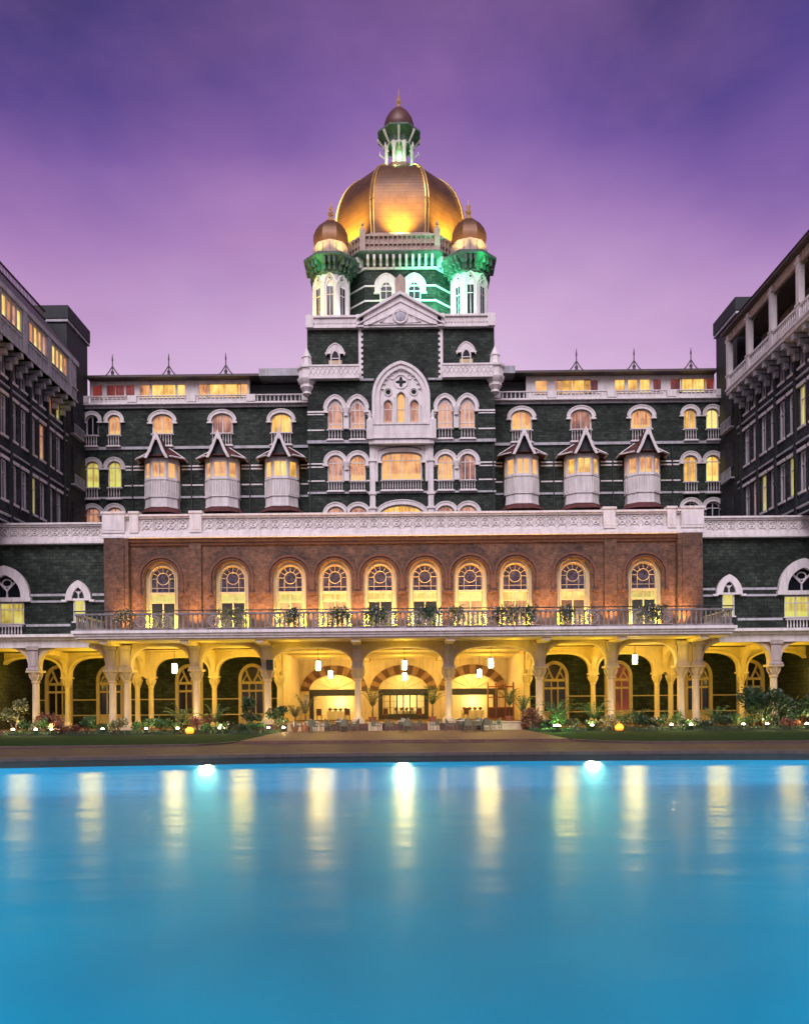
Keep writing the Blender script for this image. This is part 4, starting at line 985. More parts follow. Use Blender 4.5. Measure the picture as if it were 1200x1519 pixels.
YB = 62.0
def podium():
    P = thing('podium_building', 'long two-storey brown brick podium block with lit arched windows above an arcade', 'building', (0, YB, 0))
    s = YB/1200
    F = Face(P, (0, YB, 0)); zf = 7.3
    OFF = (33.5, 101, 168, 254, 359)
    # shared window meshes, origin at floor level on the wall plane
    W, HS, RI, w = 2.56, 4.56, 1.28, 1.92
    lin = MB(); o1 = outline(W, HS, RI, 'round', 20); o2 = outline(w, HS, w/2, 'round', 20)
    lin.band(o2, o1, .42, .50); lin.band(o2, outline(w+.1, HS, w/2+.05, 'round', 20), .34, .60)
    fm = MB(); i_ = outline(w-.16, HS, w/2-.08, 'round', 20); fm.band(i_, o2, .52, .60)
    zt = 3.42; fm.box(-w/2, w/2, .44, .62, zt-.1, zt+.1); fm.box(-.05, .05, .50, .60, 0, zt-.1); fm.box(-w/2, w/2, .51, .59, zt-.75, zt-.68)
    gm = MB(); cz = HS+.02
    for j in range(20):
        a0, a1 = 2*PI*j/20, 2*PI*(j+1)/20; gm.tube([(.46*math.cos(a0), .54, cz+.46*math.sin(a0)), (.46*math.cos(a1), .54, cz+.46*math.sin(a1))], .032, 4)
    for a in (0, 30, 60, 90, 120, 150, 180): gm.tube([(.48*math.cos(R(a)), .54, cz+.48*math.sin(R(a))), (.90*math.cos(R(a)), .54, cz+.90*math.sin(R(a)))], .022, 4)
    for x in (-.46, .46): gm.box(x-.02, x+.02, .525, .555, zt+.1, cz)
    gm.box(-w/2, w/2, .525, .555, zt+.42, zt+.46); 
    gl = MB(); gl.prism([(-w/2,zt)]+[(w/2,zt)]+arch(w,HS,w/2,'round',20)[::-1], .57, .60)
    up = MB(); up.box(-w/2, w/2, .57, .60, zt-.72, zt); lowp = MB(); lowp.box(-w/2, w/2, .57, .60, .02, zt-.72)
    hm = MB(); hm.band(outline(3.10,HS,1.55,'round',20)[1:-1], outline(3.42,HS,1.71,'round',20)[1:-1], -.14, 0)
    hm.band(outline(2.72,HS,1.36,'round',20)[1:-1], outline(2.92,HS,1.46,'round',20)[1:-1], -.07, 0)
    for q in (-1,1): hm.box(q*1.63-.1, q*1.63+.1, -.14, 0, HS-1.15, HS); hm.box(q*1.63-.18, q*1.63+.18, -.2, 0, HS-1.35, HS-1.15)
    MS = dict(lin=lin.mesh('window_surround', M['cream']), fm=fm.mesh('frame', M['cream']), gm=gm.mesh('fan_tracery', M['cream']), gl=gl.mesh('stained_pane', M['stained']), hm=hm.mesh('hood_mould', M['brownplain']))
    ups = [up.mesh('upper_pane', M[k_]) for k_ in ('paneY','paneL')]; los = [lowp.mesh('lower_pane', M[k_]) for k_ in ('paneD','paneO','paneR','paneD')]
    xs = sorted([q*o_*s for o_ in OFF for q in (-1,1)])
    for i, x in enumerate(xs):
        F.h.append(shift(outline(W,HS,RI,'round',20), x, zf+.03))
        L_ = (x, YB, zf+.03)
        o = put('arched_window', MS['lin'], P, L_)
        for k_, nm in (('fm','frame'),('gm','fan_tracery'),('gl','stained_pane'),('hm','hood_mould')): put(nm, MS[k_], o)
        put('upper_pane', ups[1 if i in (0,1,2,9) else 0], o); put('lower_pane', los[[3,0,1,1,0,0,1,1,2,0][i]], o)
        lamp('window_uplight', 'POINT', (x-.75, YB+.12, zf+1.15), 300, (1,.72,.05), P, .08); lamp('window_uplight', 'POINT', (x+.75, YB+.12, zf+1.15), 300, (1,.72,.05), P, .08)
    ups_ = [(xs[i]+xs[i+1])/2 for i in range(9)] + [xs[0]-2.5, xs[-1]+2.5]
    for x in ups_:
        lamp('wall_uplight', 'SPOT', (x, YB-1.3, zf+.3), 1900, (1,.45,.10), P, .12, target=(x, YB+.15, zf+4.2), spot=75, blend=1)
    xe = 22.65
    F.wall(-xe, xe, 6.4, 15.0, M['brown'], depth=.62)
    m = MB()
    for q in (-1,1):
        for a, b, d in ((20.9,22.7,.5),(21.2,22.72,.62),(15.4,16.35,.19)):
            a, b = sorted((q*a, q*b)); m.box(a, b, YB-d, YB-.002, 7.3, 14.9)
        a, b = sorted((q*22.64, q*22.3)); m.box(a, b, YB+.01, YB+2.2, 7.3, 14.9)
    pieces('pier', m, M['brown'], P)
    m = MB(); m.box(-22.8, 22.8, YB-.30, YB, 14.62, 14.9); m.box(-22.6, 22.6, YB-.16, YB, 14.4, 14.62); put('moulding', m.mesh('moulding', M['brownplain']), P, (0,0,0))
    parapet(P, -22.9, 22.9, YB, 14.9, 16.72, [(-22.9,-21.2),(-20.8,-20.15),(-16.2,-15.3),(15.3,16.2),(20.15,20.8),(21.2,22.9)], None)
    m = MB(); m.box(-32.15, 32.15, YB+.63, 79.5, 6.95, 7.25); m.box(-22.5, 22.5, YB+.63, 74, 7.25, 15.3); 
    put('core', m.mesh('core', M['darkwall']), P, (0,0,0))
    m = MB(); m.box(-22.6, 22.6, YB+.2, 79.9, 15.32, 15.5); put('roof', m.mesh('roof', M['darkwall']), P, (0,0,0))
    # green stone side walls
    YS = 64.0; ss = YS/1200
    for q in (-1, 1):
        G = Face(P, (0, YS, 0)); z = lambda py: mz(py, YS)
        xa, xb = sorted((q*22.5, q*34.5))
        x1 = q*481.5*ss
        G.win(x1, z(918), .95, z(886)-z(918)+.05, .0, 'flat', 'paneL', hood=0, sill=.1, bars=(), recess=.2, name='narrow_window')
        # its pointed hood stands above the opening
        m = MB(); A = shift(outline(.95, 0, .95, 'pointed'), x1, z(884)); Bq = shift(outline(2.0, 0, 1.6, 'pointed'), x1, z(886)-.1); A[0] = (A[0][0], Bq[0][1]); A[-1] = (A[-1][0], Bq[-1][1])
        A = shift([(-.5,0)]+arch(1.0,.1,.95,'pointed')+[(.5,0)], x1, z(886)-.05); Bq = shift([(-1.02,0)]+arch(2.04,.1,1.5,'pointed')+[(1.02,0)], x1, z(886)-.05)
        m.band(A, Bq, YS-.26, YS); m.box(x1-.5, x1+.5, YS-.12, YS, z(886)-.05, z(886)+.12); m.box(x1-.04, x1+.04, YS-.14, YS-.02, z(886), z(886)+.7)
        for e in (-1,1): m.tube([(x1, YS-.1, z(886)+.45), (x1+e*.34, YS-.1, z(886)+.85)], .05, 4); m.box(x1+e*1.1-.2, x1+e*1.1+.2, YS-.3, YS, z(886)-.16, z(886))
        put('window_hood', m.mesh('window_hood', M['white']), P, (0,0,0))
        x2 = q*591*ss
        G.win(x2, z(920), 2.9, z(889)-z(920), 0, 'flat', 'paneL', hood=0, sill=.1, bars=(-.5,.5), trans=(1.1,), recess=.25, name='triple_window')
        G.h.append(shift([(-1.3,0)]+arch(2.6,.1,1.7,'pointed',16)+[(1.3,0)], x2, z(882)))
        m = MB(); m.prism(shift([(-1.28,0.02)]+arch(2.56,.1,1.68,'pointed',16)+[(1.28,0.02)], x2, z(882))[::-1], YS+.28, YS+.32); pn = put('dark_pane', m.mesh('dark_pane', M['paneD']), P, (0,0,0))
        m = MB(); A = shift([(-1.3,0)]+arch(2.6,.1,1.7,'pointed',16)+[(1.3,0)], x2, z(882)); Bq = shift([(-2.0,0)]+arch(4.0,.1,2.45,'pointed',16)+[(2.0,0)], x2, z(882))
        m.band(A, Bq, YS-.30, YS+.02); m.box(x2-2.1, x2+2.1, YS-.34, YS, z(882)-.32, z(882))
        for e in (-1,1): m.tube([(x2, YS+.2, z(882)), (x2, YS+.2, z(882)+.6), (x2+e*.7, YS+.2, z(882)+1.35)], .09, 5)
        m.tube([(x2+.38*math.cos(t*PI/5), YS+.2, z(882)+1.2+.3*math.sin(t*PI/5)) for t in range(11)], .06, 4)
        put('window_hood', m.mesh('window_hood', M['white']), P, (0,0,0))
        m = MB(); a, b = x2-1.5, x2+1.5
        lo_, hi_ = max(a, xa), min(b, xb); balusters(m, lo_, hi_, YS-.35, z(940), z(923.5), .25, .07, 5)
        put('balustrade', m.mesh('balustrade', M['white']), P, (0,0,0))
        G.wall(xa, xb, 6.4, 15.1, M['green'], depth=.5)
        m = MB()
        for p0, p1 in ((876.5,880),(921.5,925)):
            if p0 < 900: segs = [(22.5,abs(x1)-1.05),(abs(x1)+1.05,abs(x2)-2.0)]
            else: segs = [(abs(x1)+.7,abs(x2)-1.6)]
            for a, b in segs: a, b = sorted((q*a, q*b)); m.box(a, b, YS-.05, YS, z(p1), z(p0))
        a, b = sorted((q*22.5, q*(abs(x2)-2.0))); 
        for a, b in [(22.5,abs(x1)-1.0),(abs(x1)+1.0,abs(x2)-2.0)]: a, b = sorted((q*a, q*b)); m.box(a, b, YS-.12, YS, z(889.5), z(886.5))
        pieces('white_band', m, M['greywhite'], P)
        parapet(P, xa if q<0 else 22.9, xb if q>0 else -22.9, YS, 14.95, 16.62, [], None)
        m = MB(); m.box(xa, xb, YS+.55, 79.5, 7.3, 15.5); put('core', m.mesh('core', M['darkwall']), P, (0,0,0))
    # balcony
    m = MB(); xe = 22.9; y0 = 56.0
    m.box(-xe, xe, y0, YB-.01, 6.95, 7.28); m.box(-xe-.12, xe+.12, y0-.14, y0+.3, 7.12, 7.32); m.box(-xe+.1, xe-.1, y0+.12, YB, 6.78, 6.95)
    for q in (-1,1): a, b = sorted((q*(xe+.12), q*(xe-.25))); m.box(a, b, y0+.3, YB, 7.12, 7.32)
    put('balcony_slab', m.mesh('balcony_slab', M['white']), P, (0,0,0))
    m = MB(); m.box(-xe+.2, xe-.2, y0+.25, 61.9, 6.66, 6.775)
    for X in XC[:2]+[15.27, 20.95]:
        for q in (-1,1): m.box(q*X-.3, q*X+.3, y0+.35, 59.3, 6.42, 6.66)
    put('soffit', m.mesh('soffit', M['cream']), P, (0,0,0))
    m = MB(); zb, zt = 7.33, 8.52
    balusters(m, -xe+.1, xe-.1, y0+.12, zb, zt, .335, .085, 6, .12, .11)
    for q in (-1,1):
        xx = q*(xe-.1)
        for i in range(16): m.lathe([(.08,0),(.05,.2),(.085,.45),(.045,.7),(.07,.95)], 6, (xx, y0+.4+i*.35), 0, zb+.12)
        m.box(xx-.11, xx+.11, y0+.25, YB-.6, zt-.12, zt); m.box(xx-.11, xx+.11, y0+.25, YB-.6, zb, zb+.12)
    put('balustrade', m.mesh('balustrade', M['worn']), P, (0,0,0))
    m = MB(); m.tube([(-xe+.05, y0+.05, zt+.16), (xe-.05, y0+.05, zt+.16)], .045, 6)
    for i in range(47): m.tube([(-xe+.1+i*(2*xe-.2)/46, y0+.06, zt-.02), (-xe+.1+i*(2*xe-.2)/46, y0+.06, zt+.16)], .02, 4)
    put('hand_rail', m.mesh('hand_rail', M['iron']), P, (0,0,0))
    for x in [xs[i] for i in range(10)]:
        m = MB(); 
        m.box(-1.35, 1.35, -.02, .04, .12, .16)
        for cx in (-.9, 0, .9):
            for j in range(10):
                a0, a1 = 2*PI*j/10, 2*PI*(j+1)/10; m.tube([(cx+.38*math.cos(a0), 0, .6+.38*math.sin(a0)), (cx+.38*math.cos(a1), 0, .6+.38*math.sin(a1))], .04, 4)
                m.tube([(cx+.13*math.cos(a0), 0, .6+.13*math.sin(a0)), (cx+.36*math.cos(a0), 0, .6+.36*math.sin(a0))], .03, 4)
        put('ornate_panel', m.mesh('ornate_panel', M['pil']), P, (x*.93, y0-.05, zb))
    # side roofs over the outer arcades
    for q in (-1,1):
        m = MB(); a, b = sorted((q*(xe+.13), q*32.15)); m.box(a, b, 58.9, YS, 6.95, 7.15); m.box(a, b, 58.6, YS-.01, 7.15, 7.36)
        m.box(a, b, 59.1, 59.4, 6.4, 6.95)
        put('arcade_roof', m.mesh('arcade_roof', M['white']), P, (0,0,0))
    arcade(P)
    return P

def arcade(P):
    Yf = 59.4
    # front arch wall
    def archwall(Y, cols, half, zs, zt, kinds, mat, name, zmax):
        for (a, b, kd, rise) in kinds:
            m = MB(); mm = MB()
            w = b-a-2*half; cx = (a+b)/2
            pts = [(a, zs)] + [(a, zmax), (b, zmax), (b, zs), (b-half, zs)] + [(cx+x, z) for x, z in arch(w, zs, rise, kd, 18)][::-1][1:-1] + [(a+half, zs)]
            m.prism(pts[::-1], Y, Y+.55)
            mm.band([(cx+x, z) for x, z in arch(w-.02, zs, rise-.01, kd, 18)], [(cx+x, z) for x, z in arch(w+.34, zs, rise+.17, kd, 18)], Y-.09, Y-.002)
            o = put(name, m.mesh(name, mat), P, (0,0,0)); put('arch_moulding', mm.mesh('arch_moulding', mat), o, (0,0,0))
    bays = [(-3.33,3.33,'basket',1.50)]
    for q in (-1,1):
        for a, b, r in ((3.33,10.0,1.5),(10.0,15.27,1.75),(15.27,20.4,1.75),(21.5,27.2,1.75),(27.2,32.9,1.75)):
            a, b = sorted((q*a, q*b)); bays.append((a, b, 'basket', r))
    archwall(Yf, None, .38, 4.75, None, bays, M['cream'], 'arch', 6.66)
    inner = []
    for q in (-1,1):
        for a, b, r in ((10.0,15.27,1.55),(15.27,20.4,1.5),(21.5,27.2,1.55),(27.2,32.9,1.55)):
            a, b = sorted((q*a, q*b)); inner.append((a, b, 'basket', r))
    archwall(65.0, None, .34, 4.45, None, inner, M['cream'], 'inner_arch', 6.45)
    m = MB()
    for q in (-1,1): 
        a, b = sorted((q*20.4, q*21.5)); m.box(a, b, Yf+.02, Yf+.53, 4.75, 6.66); m.box(a, b, 65.02, 65.53, 4.45, 6.45)
    pieces('pier_block', m, M['cream'], P)
    def column(r, z0, z1):
        m = MB(); m.box(-r*1.7, r*1.7, -r*1.7, r*1.7, 0, .28)
        h = z1-z0
        m.lathe([(r*1.5,.28),(r*1.5,.36),(r*1.2,.46),(r*1.05,.55),(r,.6),(r*.9,h-.95),(r*1.15,h-.9),(r*1.15,h-.82),(r*.92,h-.78),(r*1.05,h-.6),(r*1.75,h-.22),(r*1.8,h-.15)], 14)
        m.box(-r*1.95, r*1.95, -r*1.95, r*1.95, h-.15, h)
        for k in range(8):      # leaf lobes of the capital
            a = 2*PI*k/8; m.tube([(r*1.0*math.cos(a), r*1.0*math.sin(a), h-.75), (r*1.5*math.cos(a), r*1.5*math.sin(a), h-.45), (r*1.85*math.cos(a), r*1.85*math.sin(a), h-.25)], [.05,.09,.05], 4)
        return m
    cw, co = (M['white'] if 0 else M['cream']), M['cream']
    c1 = column(.27, .65, 4.75).mesh('column', cw); c2 = column(.27, .3, 4.75).mesh('column', cw); c3 = column(.21, .3, 4.45).mesh('inner_column', co); c4 = column(.21, .65, 4.45).mesh('inner_column', co)
    pl = MB(); pl.box(-.36, .36, -.20, 0, 0, 1.78); pl.box(-.46,.46,-.28,0,0,.16); pl.box(-.46,.46,-.30,0,1.5,1.78); pl.box(-.24,.24,-.24,-.2,.3,1.4); pl = pl.mesh('pilaster', M['pil'])
    for q in (-1,1):
        for X in XC:
            zf = .65 if X < 10.1 else .3
            o = put('column', c1 if zf > .5 else c2, P, (q*X, Yf+.28, zf)); put('pilaster', pl, P, (q*X, Yf-.01, 4.75 if zf > .5 else 4.75))
            if X > 5: put('inner_column', c4 if X < 10.1 else c3, P, (q*X, 65.28, .65 if X < 10.1 else .3))
    # floors, riser, steps
    m = MB(); m.box(-10.9, 10.9, 59.0, 76.0, .0, .65)
    put('hall_floor', m.mesh('hall_floor', M['terrace']), P, (0,0,0))
    m = MB()
    for q in (-1,1):
        a, b = sorted((q*10.95, q*32.15)); m.box(a, b, 59.05, 70.0, .0, .30)
    put('arcade_floor', m.mesh('arcade_floor', M['terrace']), P, (0,0,0))
    for a, b in ((-8.4,-5.7),(-2.55,-1.55),(1.75,2.6),(5.75,8.6)):
        m = MB(); m.box(a, b, 58.3, 58.98, .152, .70); m.box(a-.05, b+.05, 58.25, 58.98, .70, .76); put('plinth', m.mesh('plinth', M['cream']), P, (0,0,0))
    m = MB()
    for a, b in ((-5.6,-2.65),(-1.5,1.7),(2.65,5.7)): m.box(a, b, 58.62, 58.99, .152, .42)
    put('step', m.mesh('step', M['terrace']), P, (0,0,0))
    # ceilings
    m = MB(); m.box(-32.15, 32.15, Yf+.56, 70.0, 6.46, 6.64); m.box(-9.9, 9.9, 70.0, 76.4, 6.46, 6.64)
    for y in (62.0, 64.2, 67.0, 70.0, 73.0): m.box(-9.6, 9.6, y, y+.35, 6.20, 6.46)
    for q in (-1,1):
        for X in (3.33, ): m.box(q*X-.2, q*X+.2, Yf+.56, 76, 6.1, 6.455)
    put('ceiling', m.mesh('ceiling', M['cream']), P, (0,0,0))
    # cross arches between front and inner columns
    m = MB()
    for q in (-1,1):
        for X in (10.0, 15.27, 20.95, 27.2):
            pts = [(59.96,4.75),(59.96,6.45),(65.0,6.45),(65.0,4.75)] + [(62.48+x, z) for x, z in arch(5.04-.3, 4.75, 1.35, 'basket', 12)][::-1]
            k = len(pts); m.add([(q*X-.18, y, z) for y, z in pts] + [(q*X+.18, y, z) for y, z in pts], [tuple(range(k)), tuple(range(2*k-1, k-1, -1))] + [(i, (i+1)%k, k+(i+1)%k, k+i) for i in range(k)])
    pieces('cross_arch', m, M['cream'], P)
    # hall side walls, door wall and lit rooms behind
    m = MB()
    for q in (-1,1): a, b = sorted((q*9.75, q*9.95)); m.box(a, b, 65.56, 76.0, .65, 6.46)
    pieces('hall_wall', m, M['ochre'], P)
    D = Face(P, (0, 76.0, 0)); sD = 76/1200.
    for x in (-6.5, 0, 6.5): D.h.append(shift(outline(4.7, 2.7, 1.55, 'round', 16), x, .65))
    D.wall(-9.9, 9.9, .60, 6.46, M['ochre'], depth=.5, name='door_wall')
    for i, x in enumerate((-6.5, 0, 6.5)):
        m = MB(); n = 15
        A = arch(4.72, 2.7, 1.56, 'round', n); Bq = arch(6.3, 2.7, 2.42, 'round', n)
        for j in range(n):
            m.cm = j % 2
            m.band(A[j:j+2], Bq[j:j+2], -.16 if j % 2 == 0 else -.13, 0)
        o = put('doorway', m.mesh('doorway', M['brownplain'], M['vous']), P, (x, 76.0, .65))
        f = MB(); f.box(-2.35, 2.35, .10, .36, 2.25, 2.85)
        for q in (-1,1): a, b = sorted((q*2.35, q*1.95)); f.box(a, b, .1, .4, 0, 2.36)
        if i == 1:
            for xx in (-1.25,-.62,0,.62,1.25): f.box(xx-.06, xx+.06, .18, .26, 0, 2.35)
            f.box(-2.05, 2.05, .19, .25, 0, .5)
            for xx in (-1.8,-.93,.31,.93): f.box(xx-.018, xx+.018, .2, .24, .5, 2.35)
            for zz in (1.1,1.7): f.box(-2.05,2.05,.2,.24,zz-.015,zz+.015)
        put('door_frame', f.mesh('door_frame', M['iron']), o)
        f = MB()
        f.band(arch(4.68, 2.78, 1.4, 'round', n), arch(4.70, 2.7, 1.55, 'round', n), .1, .4)
        for a_ in (35, 65, 90, 115, 145): f.tube([(0,.2,2.8),(2.2*math.cos(R(a_)), .2, 2.75+1.45*math.sin(R(a_)))], .03, 4)
        put('lunette_bars', f.mesh('lunette_bars', M['cream']), o)
        m = MB(); xa, xb = x-3.1, x+3.1
        m.box(xa, xb, 76.55, 79.4, .50, .64); m.box(xa, xb, 79.4, 79.5, .65, 6.3); m.box(xa, xb, 76.55, 79.4, 6.3, 6.4); m.box(xa-.1, xa, 76.55, 79.4, .65, 6.3); m.box(xb, xb+.1, 76.55, 79.4, .65, 6.3)
        put('inner_room', m.mesh('inner_room', M['cream']), P, (0,0,0))
        lamp('room_light', 'POINT', (x, 77.6, 4.8), 420 if i != 1 else 260, (1,.74,.22), P, .3)
        lamp('room_light', 'POINT', (x+.3, 78.4, 2.3), 190, (1,.84,.42), P, .2)
    # dark back walls of the outer arcades with traceried windows
    for q in (-1,1):
        Bk = Face(P, (0, 70.0, 0))
        fm = None
        for j, off in enumerate((224, 318, 436, 524)):
            x = q*off*70/1200
            if abs(x) > 30.0: x = q*29.9
            key = 'backwin'
            if key not in CACHE:
                f = MB(); w, hs, ri = 2.1, 4.0, 1.25
                f.band(outline(w-.28,hs,ri-.14,'pointed' if 0 else 'round'), outline(w+.3,hs,ri+.15,'round'), -.10, .14)
                f.box(-w/2, w/2, -.04, .14, 2.95, 3.12); f.box(-w/2, w/2, -.04, .14, 3.62, 3.84); f.box(-w/2-.1,w/2+.1,-.14,.1,.95,1.08)
                f.box(-.33,-.23,0,.13,1.0,3.6); f.box(.23,.33,0,.13,1.0,3.6); f.box(-w/2,w/2,0,.13,.1,1.0)
                for e in (-1,1): f.tube([(e*.12,.05,3.8),(e*.45,.05,4.5),(e*.62,.05,5.0)], .10, 5); f.tube([(e*.85,.05,3.8),(e*.5,.05,4.4)], .07, 5)
                g = MB(); g.prism(outline(w,hs,ri,'round')[::-1], .16, .2)
                CACHE[key] = (f.mesh('arcade_window', M['cream']), g)
                CACHE['bw_d'] = g.mesh('pane', M['paneD']); CACHE['bw_l'] = g.mesh('pane', M['paneR'])
            o = put('arcade_window', CACHE[key][0], P, (x, 70, .3)); put('pane', CACHE['bw_l' if (q > 0 and j == 1) else 'bw_d'], o)
            Bk.h.append(shift(outline(2.1,4.0,1.25,'round'), x, .3))
        xa, xb = sorted((q*9.96, q*32.15))
        Bk.wall(xa, xb, .2, 6.46, M['green'], depth=.4, name='back_wall')
        m = MB(); m.box(xa, xb, 70.45, 70.7, .2, 6.46)
        put('core', m.mesh('core', M['darkwall']), P, (0,0,0))
        m = MB(); xs_ = sorted([q*o_*70/1200 for o_ in (224,318,436)] + [q*29.9])
        for z0 in (2.60, 1.25):
            cur = xa
            for x in xs_:
                if x-1.2 > cur: m.box(cur, x-1.2, 69.94, 69.997, z0, z0+.09)
                cur = x+1.2
            if cur < xb: m.box(cur, xb, 69.94, 69.997, z0, z0+.09)
        pieces('white_band', m, M['cream'], P)
    # warm lighting of the arcade: unseen fill lamps without fittings, and column uplights
    for q in (-1,1):
        for X, e in ((6.67,520),(12.6,760),(17.8,760),(24.3,640),(29.8,520)):
            lamp('arcade_light', 'POINT', (q*X, 62.6, 4.4 if X > 7 else 5.0), e*.62, WARM, P, .9)
        lamp('hall_light', 'POINT', (q*7.2, 69.0, 5.2), 330, (1,.62,.08), P, .8); lamp('hall_light', 'POINT', (q*4.0, 73.0, 5.0), 220, (1,.62,.08), P, .6)
        for X, e in ((3.33,26),(10.0,24),(15.27,60 if q<0 else 24),(20.95,16),(27.2,14)):
            lamp('column_light', 'SPOT', (q*X, Yf-.75, .45), e*5, (1,.66,.2), P, .06, target=(q*X, Yf+.2, 3.2), spot=70, blend=.8)
        for X in (8, 14, 20): lamp('soffit_light', 'POINT', (q*X, 58.0, 5.9), 60, WARM, P, .12)
    lamp('arcade_light', 'POINT', (0, 62.6, 5.0), 300, WARM, P, .9); lamp('hall_light', 'POINT', (0, 69.0, 5.2), 330, (1,.62,.08), P, .8)
    lamp('soffit_light', 'POINT', (0, 58.0, 5.9), 60, WARM, P, .12)
podium()

# ------------------------------------------------------------------ side wings running towards the viewer
def wing(q):
    side = 'left' if q < 0 else 'right'
    W = thing('wing_building', ('grey stone wing along the left edge with a closed glazed attic under a sloping roof' if q < 0 else 'grey stone wing along the right edge with an open columned loggia on top'), 'building', (q*31.3, 66, 0))
    rot = q*-PI/2
    YN, YF = 56.0, 75.4
    org = (-31.3, YN, 0) if q < 0 else (31.3, YF, 0)
    F = Face(W, org, rot); Ln = YF-YN
    bay = 3.4; panes = ['paneD']*9+['paneO','paneL']
    rr = random.Random(5 if q < 0 else 9)
    k = 0
    u = lambda Y: (Y-YN) if q < 0 else (YF-Y)
    for b in range(6):
        for e in (-.85, .85):
            Yc = YF - .9 - bay*b - bay/2 + e
            if Yc < YN+.8: continue
            for z0 in (28.3, 23.6, 18.5):
                h = 3.15 if z0 < 28 else 2.2
                pn = rr.choice(panes) if q < 0 else rr.choice(['paneD','paneD','paneD','paneD','paneP','paneD','paneL','paneD'])
                if z0 == 23.6 and b == 1 and e > 0 and q < 0: pn = 'paneO'
                F.win(u(Yc), z0, 1.05, h, 0, 'flat', pn, hood=.26, sill=.20, bars=(0,), trans=(h*.68,), trim='white', fr=.10, hoodout=.12, recess=.3)
    F.wall(0, Ln, 16.7, 31.0, M['grey'])
    G = Face(W, (q*32.2, org[1], 0), rot); G.wall(0, Ln, 0, 16.69, M['grey'], name='lower_wall')
    m = MB()
    for b in range(6):
        Yp = YF - .9 - bay*b
        if Yp < YN: continue
        x0 = q*31.3; a, c = sorted((x0, x0-q*.22)); m.box(a, c, Yp-.16, Yp+.16, 16.7, 30)
    pieces('pilaster_strip', m, M['darkwall'], W)
    m = MB()
    for z0 in (22.3, 27.4, 17.2):
        a, c = sorted((q*31.3, q*31.12)); m.box(a, c, YN, YF, z0, z0+.16); a, c = sorted((q*31.3, q*31.22)); m.box(a, c, YN, YF, z0-.5, z0-.4)
    pieces('string_course', m, M['greywhite'], W)
    m = MB(); a, c = sorted((q*31.76, q*44)); m.box(a, c, YN, YF, 16.7, 31); a, c = sorted((q*32.7, q*44)); m.box(a, c, YN, YF, 0, 16.69); put('core', m.mesh('core', M['darkwall']), W, (0,0,0))
    # corner block
    m = MB(); a, c = sorted((q*31.32, q*40)); m.box(a, c, 75.6, 80.6, 0, 38.2); m.box(*sorted((q*31.1, q*40)), 75.4, 80.8, 38.5, 39.7)
    put('corner_block', m.mesh('corner_block', M['darkwall']), W, (0,0,0))
    m = MB(); m.box(*sorted((q*31.15, q*40)), 75.45, 80.8, 38.2, 38.42); pieces('white_band', m, M['greywhite'], W)
    for z0 in (29.0, 24.2, 19.0):
        m = MB(); m.box(*sorted((q*31.3, q*31.2)), 76.6, 78.4, z0, z0+2.6); o = put('blind_window', m.mesh('blind_window', M['grey']), W, (0,0,0))
        m = MB(); m.box(*sorted((q*31.3, q*30.9)), 76.3, 78.7, z0-1.1, z0-.95); m.box(*sorted((q*30.95, q*30.9)), 76.3, 78.7, z0-.15, z0-.05)
        for i in range(8): m.box(*sorted((q*30.95, q*30.9)), 76.35+i*.32, 76.42+i*.32, z0-.95, z0-.1)
        put('balcony_rail', m.mesh('balcony_rail', M['greywhite']), o, (0,0,0))
    # corbels of the projecting top storey
    m = MB(); Yc = YF-1.2; xo = q*30.0
    while Yc > YN:
        for d, z0, z1 in ((.35,28.9,29.5),(.8,29.4,29.9),(1.25,29.8,30.25)):
            m.box(*sorted((q*31.3, q*31.3-q*d)), Yc-.22, Yc+.22, z0, z1)
        Yc -= 1.7
    pieces('corbel', m, M['greywhite'], W)
    if q < 0:
        A = Face(W, (-30.0, YN, 0), rot)
        for Yc in (70.7, 66.5, 62.0, 57.6):
            for j in range(4):
                A.win(u(Yc)+(-1.2+j*.8), 31.65, .76, 1.6, 0, 'flat', ['paneY','paneO','paneY','paneO','paneP'][(j+int(Yc)) % 5], hood=0, sill=.07, bars=(), fr=.03, recess=.06, trim='greywhite')
        A.wall(0, 18.7, 30.2, 33.6, M['greywhite'], name='attic_wall')
        m = MB(); m.box(-31.76, -30.01, YN, 74.7, 30.2, 30.4); m.box(-33, -30.46, YN, 74.69, 30.4, 33.6); m.box(-30.45,-30.0, 74.55, 74.7, 30.2, 33.6)
        put('attic_core', m.mesh('attic_core', M['darkwall']), W, (0,0,0))
        m = MB()
        for Yc in (72.9, 68.6, 64.2, 59.8): m.box(-30.0, -29.85, Yc-.3, Yc+.3, 30.2, 33.6)
        m.box(-30, -29.8, YN, 74.7, 33.55, 33.95); m.box(-30,-29.9,YN,74.7,31.3,31.45); m.box(-30,-29.92,YN,74.7,30.2,30.42)
        for i in range(60): m.box(-30,-29.95, YN+i*.31, YN+i*.31+.08, 30.42, 31.3)
        put('attic_trim', m.mesh('attic_trim', M['greywhite']), W, (0,0,0))
        m = MB(); m.add([(-29.8,YN,33.95),(-29.8,74.8,33.95),(-33,74.8,38.0),(-33,YN,38.0),(-40,74.8,38.2),(-40,YN,38.2)], [(0,1,2,3),(3,2,4,5)])
        m.add([(-29.8,74.8,33.95),(-33,74.8,38.0),(-33,74.8,33.9)], [(0,1,2)])
        put('roof', m.mesh('roof', M['tile' if 0 else 'roof']), W, (0,0,0))
        m = MB(); m.box(-33.05,-32.9,YN,74.8,38.0,38.1); m.box(-33.05,-32.9,YN,74.8,38.75,38.85)
        for i in range(75): m.box(-33.0,-32.95, YN+i*.25, YN+i*.25+.06, 38.1, 38.75)
        put('roof_rail', m.mesh('roof_rail', M['roof']), W, (0,0,0))
    else:
